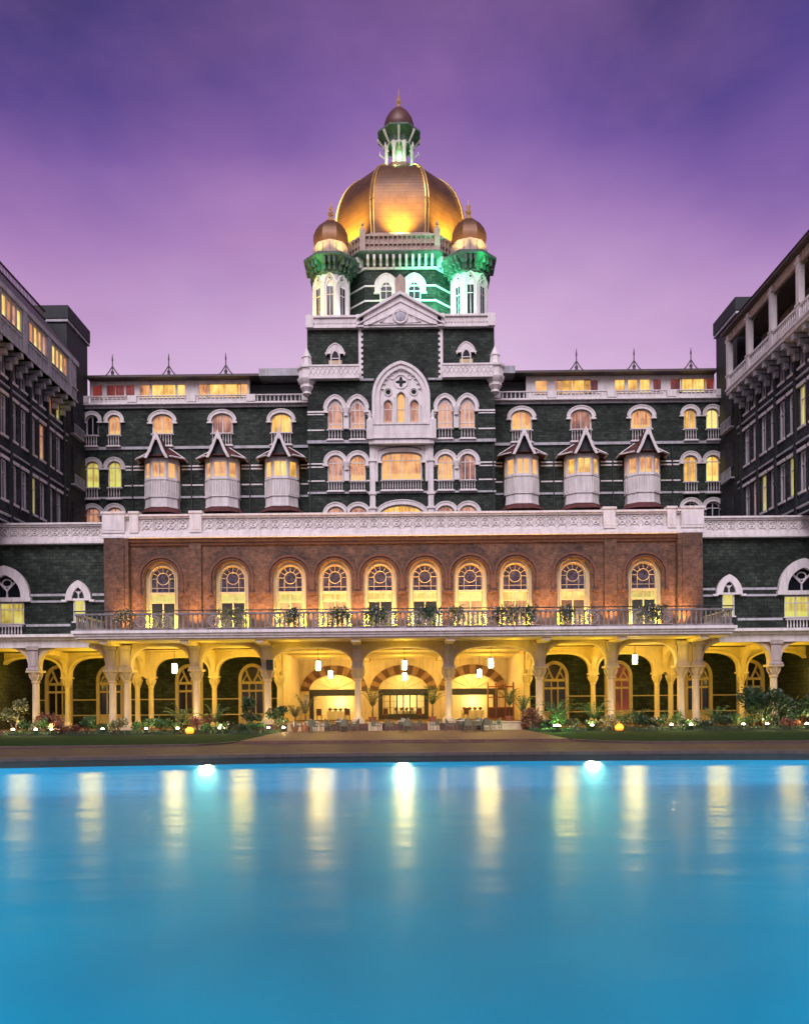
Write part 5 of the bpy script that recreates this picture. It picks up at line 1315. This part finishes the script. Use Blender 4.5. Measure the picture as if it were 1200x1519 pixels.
        m = MB(); m.box(29.95, 36, YN, 74.8, 30.3, 30.75); m.box(29.85, 30.1, YN, 74.85, 30.62, 30.8); put('loggia_floor', m.mesh('loggia_floor', M['white']), W, (0,0,0))
        m = MB(); m.box(29.95,30.15,YN,74.8,31.75,31.92); m.box(29.95,30.15,YN,74.8,30.8,30.92)
        for i in range(56): m.lathe([(.08,0),(.05,.2),(.085,.4),(.05,.7),(.075,.83)], 6, (30.05, YN+.2+i*.335), 0, 30.92)
        put('balustrade', m.mesh('balustrade', M['white']), W, (0,0,0))
        for Yc in (74.4, 70.1, 65.7, 61.2, 57.0):
            m = MB(); m.box(29.9, 30.35, Yc-.24, Yc+.24, 30.75, 35.6); m.box(29.85,30.5,Yc-.4,Yc+.4,35.1,35.3); m.box(29.85,30.5,Yc-.4,Yc+.4,31.9,32.05)
            put('loggia_column', m.mesh('loggia_column', M['white']), W, (0,0,0))
        m = MB(); m.box(30.0, 30.3, YN, 74.8, 35.0, 35.75); m.box(33.2, 33.4, YN, 74.8, 30.75, 35.7)
        for i in range(9): m.box(33.1, 33.2, YN+.6+i*2.1, YN+.75+i*2.1, 30.8, 35.6)
        pieces('loggia_wall', m, M['tan'], W)
        m = MB(); m.box(29.5, 40, YN, 74.9, 35.75, 36.0); m.add([(29.4,YN,36.0),(29.4,74.9,36.0),(33,74.9,37.3),(33,YN,37.3),(40,74.9,37.4),(40,YN,37.4)], [(0,3,2,1),(3,5,4,2)])
        put('roof', m.mesh('roof', M['roof']), W, (0,0,0))
        m = MB(); m.tube([(30.2, YN, 34.9),(30.2, 74.8, 34.9)], .05, 5); put('awning_rail', m.mesh('awning_rail', M['iron']), W, (0,0,0))
wing(-1); wing(1)

# ------------------------------------------------------------------ hanging lanterns, loudspeaker
def lantern_parts(name, label, loc, group, drop=1.3):
    t = thing(name, label, 'lantern', loc, group=group)
    m = MB(); m.tube([(0,0,.42),(0,0,.42+drop)], .018, 5); m.lathe([(.02,.50),(.10,.44),(.24,.36),(.26,.34)], 8); m.lathe([(.22,-.40),(.26,-.37),(.05,-.34)], 8); m.lathe([(.02,-.50),(.05,-.46),(.03,-.40)], 8)
    for k in range(4): a = PI/4+PI/2*k; m.tube([(.2*math.cos(a),.2*math.sin(a),-.36),(.22*math.cos(a),.22*math.sin(a),.36)], .014, 4)
    put('lantern_frame', m.mesh('lantern_frame', M['iron']), t)
    m = MB(); m.lathe([(.15,-.34),(.185,-.25),(.185,.25),(.16,.34)], 12); put('lantern_glass', m.mesh('lantern_glass', M['lampW']), t)
    lamp('lantern_light', 'POINT', (loc[0], loc[1]-.4, loc[2]-.1), 16, (1,.72,.3), t, .15)
    return t
gl = 'hanging lanterns of the arcade'
for px, py, Y, lb in ((472,987,61.5,'near hanging lantern in the left of the three wide arches'),(490,1000,72,'far hanging lantern seen against the left banded doorway arch'),
                      (600,987,61.5,'near hanging lantern in the middle wide arch, upper of two'),(600,1004,72,'far hanging lantern before the middle doorway, lower of two'),
                      (728,985,61.5,'near hanging lantern in the right of the three wide arches'),(711,1000,72,'far hanging lantern seen against the right banded doorway arch'),
                      (258,989,61.5,'hanging lantern alone in a narrow arch on the left, near the uplit column'),(941,981,61.5,'hanging lantern alone in a narrow arch on the right side')):
    lantern_parts('hanging_lantern', lb, (mx(px,Y), Y, mz(py,Y)), gl, 6.4-mz(py,Y)-.42 if Y < 65 else 1.2)
t = thing('loudspeaker', 'small black loudspeaker box fixed beside a white capital left of the wide arches', 'loudspeaker', (-9.7, 58.95, 5.0))
m = MB(); m.box(-.26,.26,-.22,.18,-.36,.36); put('cabinet', m.mesh('cabinet', M['iron']), t)
m = MB(); m.box(-.22,.22,-.24,-.22,-.32,.32); put('grille', m.mesh('grille', M['darkwall']), t); m = MB(); m.tube([(0,.15,0),(.1,.42,0)], .04, 6); put('bracket', m.mesh('bracket', M['iron']), t)

# ------------------------------------------------------------------ terrace tables and rattan armchairs
def make_chair():
    t = thing('rattan_armchair', 'x', 'armchair', (0,0,0))
    m = MB(); m.plan([(-.27,-.26),(.27,-.26),(.25,.25),(-.25,.25)], .40, .46); put('seat', m.mesh('seat', M['rattan']), t)
    m = MB(); n = 9        # wrap-round woven back, lower towards the arms
    for k in range(n):
        a0 = R(200+140*k/n); a1 = R(200+140*(k+1)/n)
        h0 = .66+.26*math.sin(PI*k/n)**.8; h1 = .66+.26*math.sin(PI*(k+1)/n)**.8
        p = [(-.31*math.cos(a)*1.0, -.30*math.sin(a)) for a in (a0, a1)]
        q = [(x*.93, y*.93) for x, y in p]
        m.add([(*p[0],.42),(*p[1],.42),(*p[1],h1),(*p[0],h0),(*q[0],.42),(*q[1],.42),(*q[1],h1),(*q[0],h0)], [(0,1,2,3),(5,4,7,6),(3,2,6,7)])
    put('backrest', m.mesh('backrest', M['rattan']), t)
    for s in (-1,1):
        m = MB(); m.tube([(s*.30,.12,.66),(s*.31,-.1,.67),(s*.30,-.26,.66),(s*.28,-.27,.42)], .025, 6); put('armrest', m.mesh('armrest', M['rattan']), t)
        for y in (-.24, .24):
            m = MB(); m.tube([(s*.24,y,.42),(s*.27,y*1.08,0)], [.024,.016], 6); put('leg', m.mesh('leg', M['rattan']), t)
    m = MB(); m.tube([(-.25,-.25,.2),(.25,-.25,.2)], .012, 4); m.tube([(-.25,.25,.2),(.25,.25,.2)], .012, 4); put('stretcher', m.mesh('stretcher', M['rattan']), t)
    return t
ch0 = make_chair(); used = [False]
def chair(x, y, face, label):      # face: direction the sitter looks, degrees, -90 = towards the pool
    rot = R(face+90)
    if not used[0]: o = ch0; used[0] = True; o.location = (x, y, .15); o.rotation_euler = (0,0,rot)
    else: o = copy_tree(ch0, (x, y, .15), rot)
    o['label'] = label; o['category'] = 'armchair'; o['group'] = 'rattan armchairs on the terrace'
def table(x, y, label, r=.52):
    t = thing('round_table', label, 'table', (x, y, .15), group='round tables on the terrace')
    m = MB(); m.lathe([(r-.02,.70),(r,.71),(r,.735),(r-.02,.745)], 24); put('tabletop', m.mesh('tabletop', M['cloth']), t)
    m = MB(); m.lathe([(.05,.03),(.035,.1),(.03,.4),(.045,.65),(.12,.70)], 10); put('pedestal', m.mesh('pedestal', M['iron']), t)
    m = MB(); m.lathe([(.26,0),(.25,.02),(.05,.05)], 16); put('base', m.mesh('base', M['iron']), t)
    for k in range(3):
        m = MB(); m.lathe([(.03,.0),(.035,.01),(.008,.03),(.008,.09),(.04,.14),(.042,.2)], 8)
        a = 2.1*k+x; o = put('wine_glass', m.mesh('wine_glass', M['greywhite']), None, (x+.28*math.cos(a), y+.28*math.sin(a), .896)); o['label'] = f'wine glass upside up on the {label.split(" round")[0]} round table'; o['category'] = 'glass'; o['group'] = f'wine glasses on the {label.split(" round")[0]} round table'
    t2 = thing('candle_holder', f'small lit candle in the middle of the {label.split(" round")[0]} round table', 'candle', (x, y, .896), group='candles on the terrace tables')
    m = MB(); m.lathe([(.05,0),(.055,.09),(.05,.1)], 10); put('holder', m.mesh('holder', M['cream']), t2)
    m = MB(); m.lathe([(.012,.1),(.02,.13),(.003,.17)], 8); put('flame', m.mesh('flame', M['lampO']), t2)
TB = [(-6.3,55.6,'leftmost'),(-4.3,56.6,'second from left'),(0.05,56.0,'middle'),(4.15,55.9,'second from right'),(5.6,57.0,'rightmost')]
for x, y, nm in TB:
    table(x, y, f'{nm} round table with a pale top on the terrace')
    for dx, dy, f, w in ((-.92,-.1,0,'left of'),(.92,-.05,180,'right of'),(-.15,.9,-90,'behind'),(.2,-.95,90,'with its back to the pool at')):
        if nm == 'rightmost' and w.startswith('in'): continue
        if nm == 'leftmost' and w == 'behind': continue
        chair(x+dx+rnd.uniform(-.08,.08), y+dy+rnd.uniform(-.06,.06), f+rnd.uniform(-14,14), f'olive rattan armchair {w} the {nm} round table')
chair(-1.9, 55.2, 20, 'olive rattan armchair standing alone between the second and the middle table'); chair(2.2, 56.6, 200, 'olive rattan armchair standing alone right of the middle table group')

# ------------------------------------------------------------------ plants
def leafcloud(m, rng, n, rx, ry, z0, z1, size, flat=.3, lobes=None):
    for _ in range(n):
        if lobes:
            cx, cy, cz, rr = rng.choice(lobes)
            d = Vector((rng.gauss(0,1), rng.gauss(0,1), rng.gauss(0,1))).normalized()*rr*rng.uniform(.55,1.08)
            p = Vector((cx+d.x, cy+d.y, max(.03, cz+d.z)))
        else:
            a = rng.uniform(0, 2*PI); k = rng.random()**.5; h = rng.random()
            sh = math.sin(PI*min(1, .25+.75*h))**.5
            p = Vector((rx*k*sh*math.cos(a), ry*k*sh*math.sin(a), z0+(z1-z0)*h))
        d = Vector((p.x*.6+rng.gauss(0,.5), p.y*.6+rng.gauss(0,.5), rng.uniform(-.2,1.0))).normalized()
        w = d.cross(Vector((rng.gauss(0,1), rng.gauss(0,1), rng.gauss(0,1)))).normalized()
        L_ = size*rng.uniform(.6,1.5); wd = L_*flat; nn = d.cross(w)*wd*.35
        m.add([tuple(p), tuple(p+d*L_*.5+w*wd+nn), tuple(p+d*L_), tuple(p+d*L_*.5-w*wd+nn)], [(0,1,2,3)])
def shrub(label, cat, loc, rx, h, mat, seed, n=330, size=.16, name='shrub', group=None, flowers=0, lit=None):
    rg = random.Random(seed); t = thing(name, label, cat, loc, group=group)
    lobes = [(rg.uniform(-rx*.6, rx*.6), rg.uniform(-rx*.35, rx*.35), h*rg.uniform(.35,.78), min(rx,h)*rg.uniform(.22,.42)) for _ in range(8)]
    m = MB(); leafcloud(m, rg, n, rx, rx, 0, h, size, .32, lobes); put('foliage', m.mesh('foliage', M[mat]), t)
    m = MB()
    for lx, ly, lz, r_ in lobes: m.tube([(lx*.1, ly*.1, 0), (lx*.6, ly*.6, lz*.6), (lx, ly, lz)], [.03,.02,.01], 4)
    put('stem', m.mesh('stem', M['wood']), t)
    if flowers:
        m = MB()
        for _ in range(flowers):
            lx, ly, lz, r_ = rg.choice(lobes); d = Vector((rg.gauss(0,1), -abs(rg.gauss(0,1)), rg.gauss(0,1))).normalized()*r_
            for k in range(4):
                a = PI/2*k; m.add([(lx+d.x, ly+d.y, lz+d.z), (lx+d.x+.05*math.cos(a), ly+d.y-.02, lz+d.z+.05*math.sin(a)), (lx+d.x+.06*math.cos(a+.8), ly+d.y-.03, lz+d.z+.06*math.sin(a+.8))], [(0,1,2)])
        put('flowers', m.mesh('flowers', M['flowerW']), t)
    return t
def palm(label, loc, h, nf, spread, seed, mat='leafD', name='palm_plant', cat='palm', trunk=.3, pot=False, group=None):
    rg = random.Random(seed); t = thing(name, label, cat, loc, group=group); z0 = .42 if pot else 0
    m = MB()
    for i in range(nf):
        a = 2*PI*i/nf+rg.uniform(-.3,.3); el = rg.uniform(.5,1.25); L_ = h*rg.uniform(.7,1.0); pts = []
        for k in range(8):
            u = k/7; r_ = spread*u*math.cos(el*.8)*1.1; zz = z0+trunk*h + L_*(1-trunk)*(math.sin(min(1.9,el+.35)*u) - .35*u*u*u*math.cos(el))
            pts.append(Vector((r_*math.cos(a), r_*math.sin(a), zz)))
        m.tube(pts, [.014]*8, 4)
        for k in range(1,8):
            p = pts[k]; d = (pts[k]-pts[k-1]).normalized(); sd = d.cross(Vector((0,0,1)));
            if sd.length < .1: sd = Vector((1,0,0))
            sd.normalize()
            for e in (-1,1):
                for q in (0,.5):
                    pp = p - d*(q*L_/8); l_ = (.36-.02*k)*spread*.55; tip = pp + sd*e*l_ + d*l_*.6 - Vector((0,0,.25*l_)); w = d*.028
                    m.add([tuple(pp-w), tuple(pp+w), tuple(tip)], [(0,1,2)])
    put('fronds', m.mesh('fronds', M[mat]), t)
    m = MB(); m.tube([(0,0,z0),(0.02,0,z0+trunk*h)], [.06,.04], 7); put('trunk', m.mesh('trunk', M['wood']), t)
    if pot: m = MB(); m.lathe([(.2,0),(.24,.05),(.3,.38),(.33,.40),(.33,.46),(.28,.46),(.26,.40)], 16); put('pot', m.mesh('pot', M['terra']), t)
    return t
gz = .10
# big named plants of the beds
shrub('tall dark conical shrub on the left bed, just left of the terrace corner', 'shrub', (mx(372,57.4),57.4,gz), .85, 2.9, 'leafD', 21, 950, .17)
shrub('round dark green bush at the left terrace corner beside the wide arches', 'shrub', (mx(408,57.0),57.0,gz), .95, 2.0, 'leafD', 22, 800, .15)
palm('dark spiky palm right of the terrace, lit green from its foot', (mx(826,57.2),57.2,gz), 2.7, 26, 1.5, 23, trunk=.15)
shrub('dark reddish bush at the right terrace corner beside the wide arches', 'shrub', (mx(789,57.4),57.4,gz), .95, 1.7, 'leafR', 24, 700, .17)
shrub('very large dark bush on the right bed near the picture edge', 'shrub', (mx(1133,56.9),56.9,gz), 2.3, 3.2, 'leafD', 25, 2600, .20)
shrub('dark bush right of the very large bush at the right end', 'shrub', (mx(1180,57.3),57.3,gz), 1.2, 2.6, 'leafD', 26, 900, .2)
shrub('tall loose shrub with pale lit leaves at the left end of the bed', 'shrub', (mx(18,57.2),57.2,gz), 1.2, 2.7, 'leafO', 27, 800, .19, flowers=20)
shrub('reddish leaved shrub beside the leftmost slender column', 'shrub', (mx(72,57.5),57.5,gz), 1.1, 1.9, 'leafR', 28, 600, .19)
palm('small arching palm between two columns left of the uplit column', (mx(268,57.8),57.8,gz), 2.4, 14, 1.4, 31, 'leafG')
palm('arching palm right behind the uplit column', (mx(318,58.3),58.3,gz), 2.3, 14, 1.3, 32, 'leafG')
palm('arching palm in front of the right arches, left of the orange pot lamp', (mx(880,57.9),57.9,gz), 2.5, 15, 1.5, 33, 'leafG')
palm('small palm right of the orange pot lamp', (mx(945,58.2),58.2,gz), 1.8, 13, 1.1, 34, 'leafD')
palm('palm with long leaves left of the very large dark bush', (mx(1060,58.2),58.2,gz), 1.9, 13, 1.3, 35, 'leafG')
kinds = [('leafD','dark green'),('leafG','fresh green'),('leafR','reddish'),('leafO','olive')]
order = ['first','second','third','fourth','fifth','sixth','seventh','eighth','ninth','tenth','eleventh','twelfth','thirteenth','fourteenth','fifteenth','sixteenth','seventeenth']
for side, rngpx in (('left', range(36, 400, 23)), ('right', range(808, 1185, 24))):
    for i, px in enumerate(rngpx):
        mt, nm = kinds[rnd.choice((0,0,0,0,1,1,1,2,3))]
        shrub(f'low {nm} bedding shrub, {order[i]} from the left in the {side} flower bed row', 'shrub', (mx(px+rnd.uniform(-4,4),56.7), 56.7+rnd.uniform(-.3,.7), gz), rnd.uniform(.7,1.05), rnd.uniform(.65,1.5), mt, 100+px, 620, .12, name='bedding_shrub', group='low shrubs of the flower beds', flowers=rnd.choice((0,0,9)))
def ground_cover(a, b):
    m = MB(); rg = random.Random(a)
    for _ in range(5200):
        x = rg.uniform(mx(a,56.2), mx(b,56.2)); y = rg.uniform(56.0, 57.6); h = rg.uniform(.08,.32)
        d = rg.uniform(0, 2*PI); m.add([(x, y, .09), (x+.05*math.cos(d), y+.05*math.sin(d), .09+h*.6), (x+.13*math.cos(d+.4), y+.13*math.sin(d+.4), .09+h)], [(0,1,2)])
    o = wput('ground_cover', m, M['leafD'], None); o['kind'] = 'stuff'; o['category'] = 'plants'; o['label'] = 'dense low ground cover along the flower bed edge ' + ('left of the terrace' if a < 500 else 'right of the terrace')
ground_cover(0, 415); ground_cover(785, 1200)
# potted plants of the hall
for px, py, Y, lb, h, mt in ((452,1076,58.0,'tall potted palm against the yellow wall in the left wide arch',2.6,'leafO'),(437,1078,58.4,'potted palm standing beside the left end plinth',1.9,'leafO'),
        (641,1073,61.0,'tall potted palm left of the column between the middle and right arches',3.0,'leafG'),(552,1073,61.5,'potted palm right of the column between the left and middle arches',2.6,'leafO'),
        (755,1073,60.5,'potted palm in front of the red wooden screen',2.6,'leafG'),(775,1078,58.5,'potted palm by the right end of the wide arches',2.5,'leafG')):
    palm(lb, (mx(px,Y), Y, .65 if Y > 59 else .15), h, 15, 1.1, px, mt, 'potted_palm', 'potted palm', trunk=.3, pot=True, group='potted palms of the hall')
# red wooden screen and buffet tables
t = thing('wooden_screen', 'red brown wooden screen rack standing right of the right doorway', 'screen', (mx(742,70),70,.65))
for x in (-1.1,-.4,.4,1.1): m = MB(); m.box(x-.06,x+.06,-.06,.06,0,3.0); m.lathe([(.08,3.0),(.1,3.1),(.02,3.3)], 8, (x,0)); put('post', m.mesh('post', M['redwood']), t)
for z0, z1 in ((.1,.2),(1.0,1.1),(1.9,2.0),(2.8,2.92)): m = MB(); m.box(-1.15,1.15,-.04,.04,z0,z1); put('rail', m.mesh('rail', M['redwood']), t)
m = MB(); m.box(-1.1,1.1,-.02,.02,.2,1.0); put('panel', m.mesh('panel', M['wood']), t)
for i, (x, w) in enumerate(((-6.2,'left'),(0.1,'middle'),(6.6,'right'))):
    t = thing('buffet_table', f'long cloth covered table standing inside the {w} doorway', 'table', (x, 77.2, .65), group='buffet tables inside the doorways')
    m = MB(); m.box(-1.1,1.1,-.4,.4,.72,.80); put('tabletop', m.mesh('tabletop', M['cloth']), t)
    m = MB(); 
    n_ = 28; fr_ = [(-1.08+2.16*k/n_, -.38-.03*(k%2)) for k in range(n_+1)]; bk_ = [(x_, .38) for x_, y_ in fr_[::-1]]
    m.plan(fr_+bk_, 0, .72); put('table_skirt', m.mesh('table_skirt', M['cloth']), t)
    for k in range(4):
        xx = x-.8+.5*k; u = thing('buffet_dish', f'{["first","second","third","fourth"][k]} dark serving dish from the left on the {w} buffet table', 'dish', (xx, 77.2, 1.45), group='serving dishes on the buffet tables')
        m = MB(); m.lathe([(.10,0),(.05,.05),(.2,.12),(.21,.16)], 12); put('bowl', m.mesh('bowl', M['iron']), u); m = MB(); m.lathe([(.2,.16),(.15,.26),(.03,.31),(.04,.35)], 12); put('lid', m.mesh('lid', M['redwood']), u)
for i, (x, w) in enumerate(((-7.6,'far left'),(-5.1,'left'),(-1.7,'middle left'),(1.5,'middle right'),(5.6,'right'),(8.0,'far right'))):
    t = thing('dining_chair', f'dark wooden dining chair in the hall before the doors, {w} of the six', 'chair', (x, 73.0+(i%2)*.8, .65), rnd.uniform(-.5,.5), group='dark dining chairs in the hall')
    m = MB(); m.box(-.24,.24,-.24,.24,.43,.49); put('seat', m.mesh('seat', M['redwood']), t)
    m = MB(); m.box(-.23,.23,.2,.24,.49,1.05); put('backrest', m.mesh('backrest', M['wood']), t)
    for s in (-1,1):
        for y in (-.2,.2): m = MB(); m.tube([(s*.2,y,.43),(s*.21,y,0)], .022, 5); put('leg', m.mesh('leg', M['wood']), t)
# trailing plants over the balcony rail
def trailing(x, seed, w, label, n=420):
    rg = random.Random(seed); t = thing('trailing_plant', label, 'plant', (x, 55.95, 8.3), group='trailing plants on the balcony balustrade')
    m = MB(); st = MB(); fl = MB()
    for v in range(9):
        vx = rg.uniform(-w, w); L_ = rg.uniform(.4, 1.35)
        pts = [(vx+.12*math.sin(k*.9+v), -.05-.05*rg.random(), .35-L_*k/6) for k in range(7)]
        st.tube(pts, .012, 3)
        for _ in range(n//9):
            k = rg.randrange(6); p = Vector(pts[k])+Vector((rg.gauss(0,.13), rg.gauss(-.05,.07), rg.gauss(0,.10)))
            d = Vector((rg.gauss(0,1), -abs(rg.gauss(0,.6)), rg.gauss(-.2,1))).normalized(); w_ = d.cross(Vector((0,1,.3))).normalized(); l_ = rg.uniform(.07,.15)
            (fl if rg.random() < .14 else m).add([tuple(p), tuple(p+d*l_*.5+w_*l_*.4), tuple(p+d*l_), tuple(p+d*l_*.5-w_*l_*.4)], [(0,1,2,3)])
    put('foliage', m.mesh('foliage', M['leafD' if seed % 3 else 'leafO']), t); put('stem', st.mesh('stem', M['wood']), t); put('flowers', fl.mesh('flowers', M['flowerW']), t)
for i, px in enumerate((186, 345, 433, 505, 560, 640, 672, 745, 778, 842, 965)):
    trailing(mx(px,56), 300+px, rnd.uniform(.4,.9), f'{order[i]} trailing plant from the left hanging over the balcony balustrade')

# ------------------------------------------------------------------ garden lamps
def garden_lamp(px, Y, z, e, col, label, mat='lampG', aim=(0, 1.6, 2.5), size=.11):
    t = thing('garden_spotlight', label, 'garden light', (mx(px,Y), Y, z), group='small garden spotlights')
    m = MB(); m.tube([(0,0,0),(0,0,.22)], .02, 5); put('stake', m.mesh('stake', M['iron']), t)
    m = MB(); m.lathe([(.06,.20),(size,.24),(size+.01,.36)], 10); put('lamp_head', m.mesh('lamp_head', M['iron']), t)
    m = MB(); m.lathe([(size*.9,.34),(size*.9,.40),(size*.5,.46)], 10); put('lens', m.mesh('lens', M[mat]), t)
    lamp('spot_light', 'POINT', (mx(px,Y), Y-.05, z+.62), e, col, t, .08)
GW = (1.0,.74,.28)
for px, e, lb in ((16,110,'at the far left end of the bed'),(74,70,'under the reddish shrub on the left'),(50,30,'between the loose pale shrub and the reddish shrub'),(150,25,'below the left twin columns'),(215,80,'between the twin columns and the left lone lantern'),
                  (262,30,'just left of the uplit column'),(324,70,'right of the uplit column'),(397,60,'beneath the tall conical shrub'),(420,60,'at the left terrace corner'),
                  (877,60,'left of the orange pot lamp'),(994,100,'below the right twin columns, brighter one'),(1023,60,'right below the right twin columns'),(1135,90,'in front of the very large dark bush'),(1193,110,'at the far right end of the bed'),(1100,25,'left of the very large dark bush')):
    garden_lamp(px, 56.15, gz, e, GW, 'small bright garden spotlight ' + lb)
garden_lamp(825, 55.9, gz, 190, (.55,1,.25), 'large green tinted floodlight at the foot of the spiky palm', 'lampG', size=.26)
def pot_lamp(px, label):
    t = thing('pot_lamp', label, 'lamp', (mx(px,56.0),56.0,gz), group='glowing orange pot lamps')
    m = MB(); m.lathe([(.15,0),(.26,.09),(.31,.22),(.26,.36),(.15,.44),(.17,.47)], 14); put('globe', m.mesh('globe', M['lampO']), t)
    m = MB(); m.lathe([(.24,0),(.26,.03),(.2,.05)], 14); put('base', m.mesh('base', M['terra']), t); lamp('pot_light', 'POINT', (mx(px,56), 55.5, .7), 60, (1,.5,.12), t, .1)
pot_lamp(280, 'glowing orange pot lamp left of the uplit column'); pot_lamp(917, 'glowing orange pot lamp in the right flower bed')
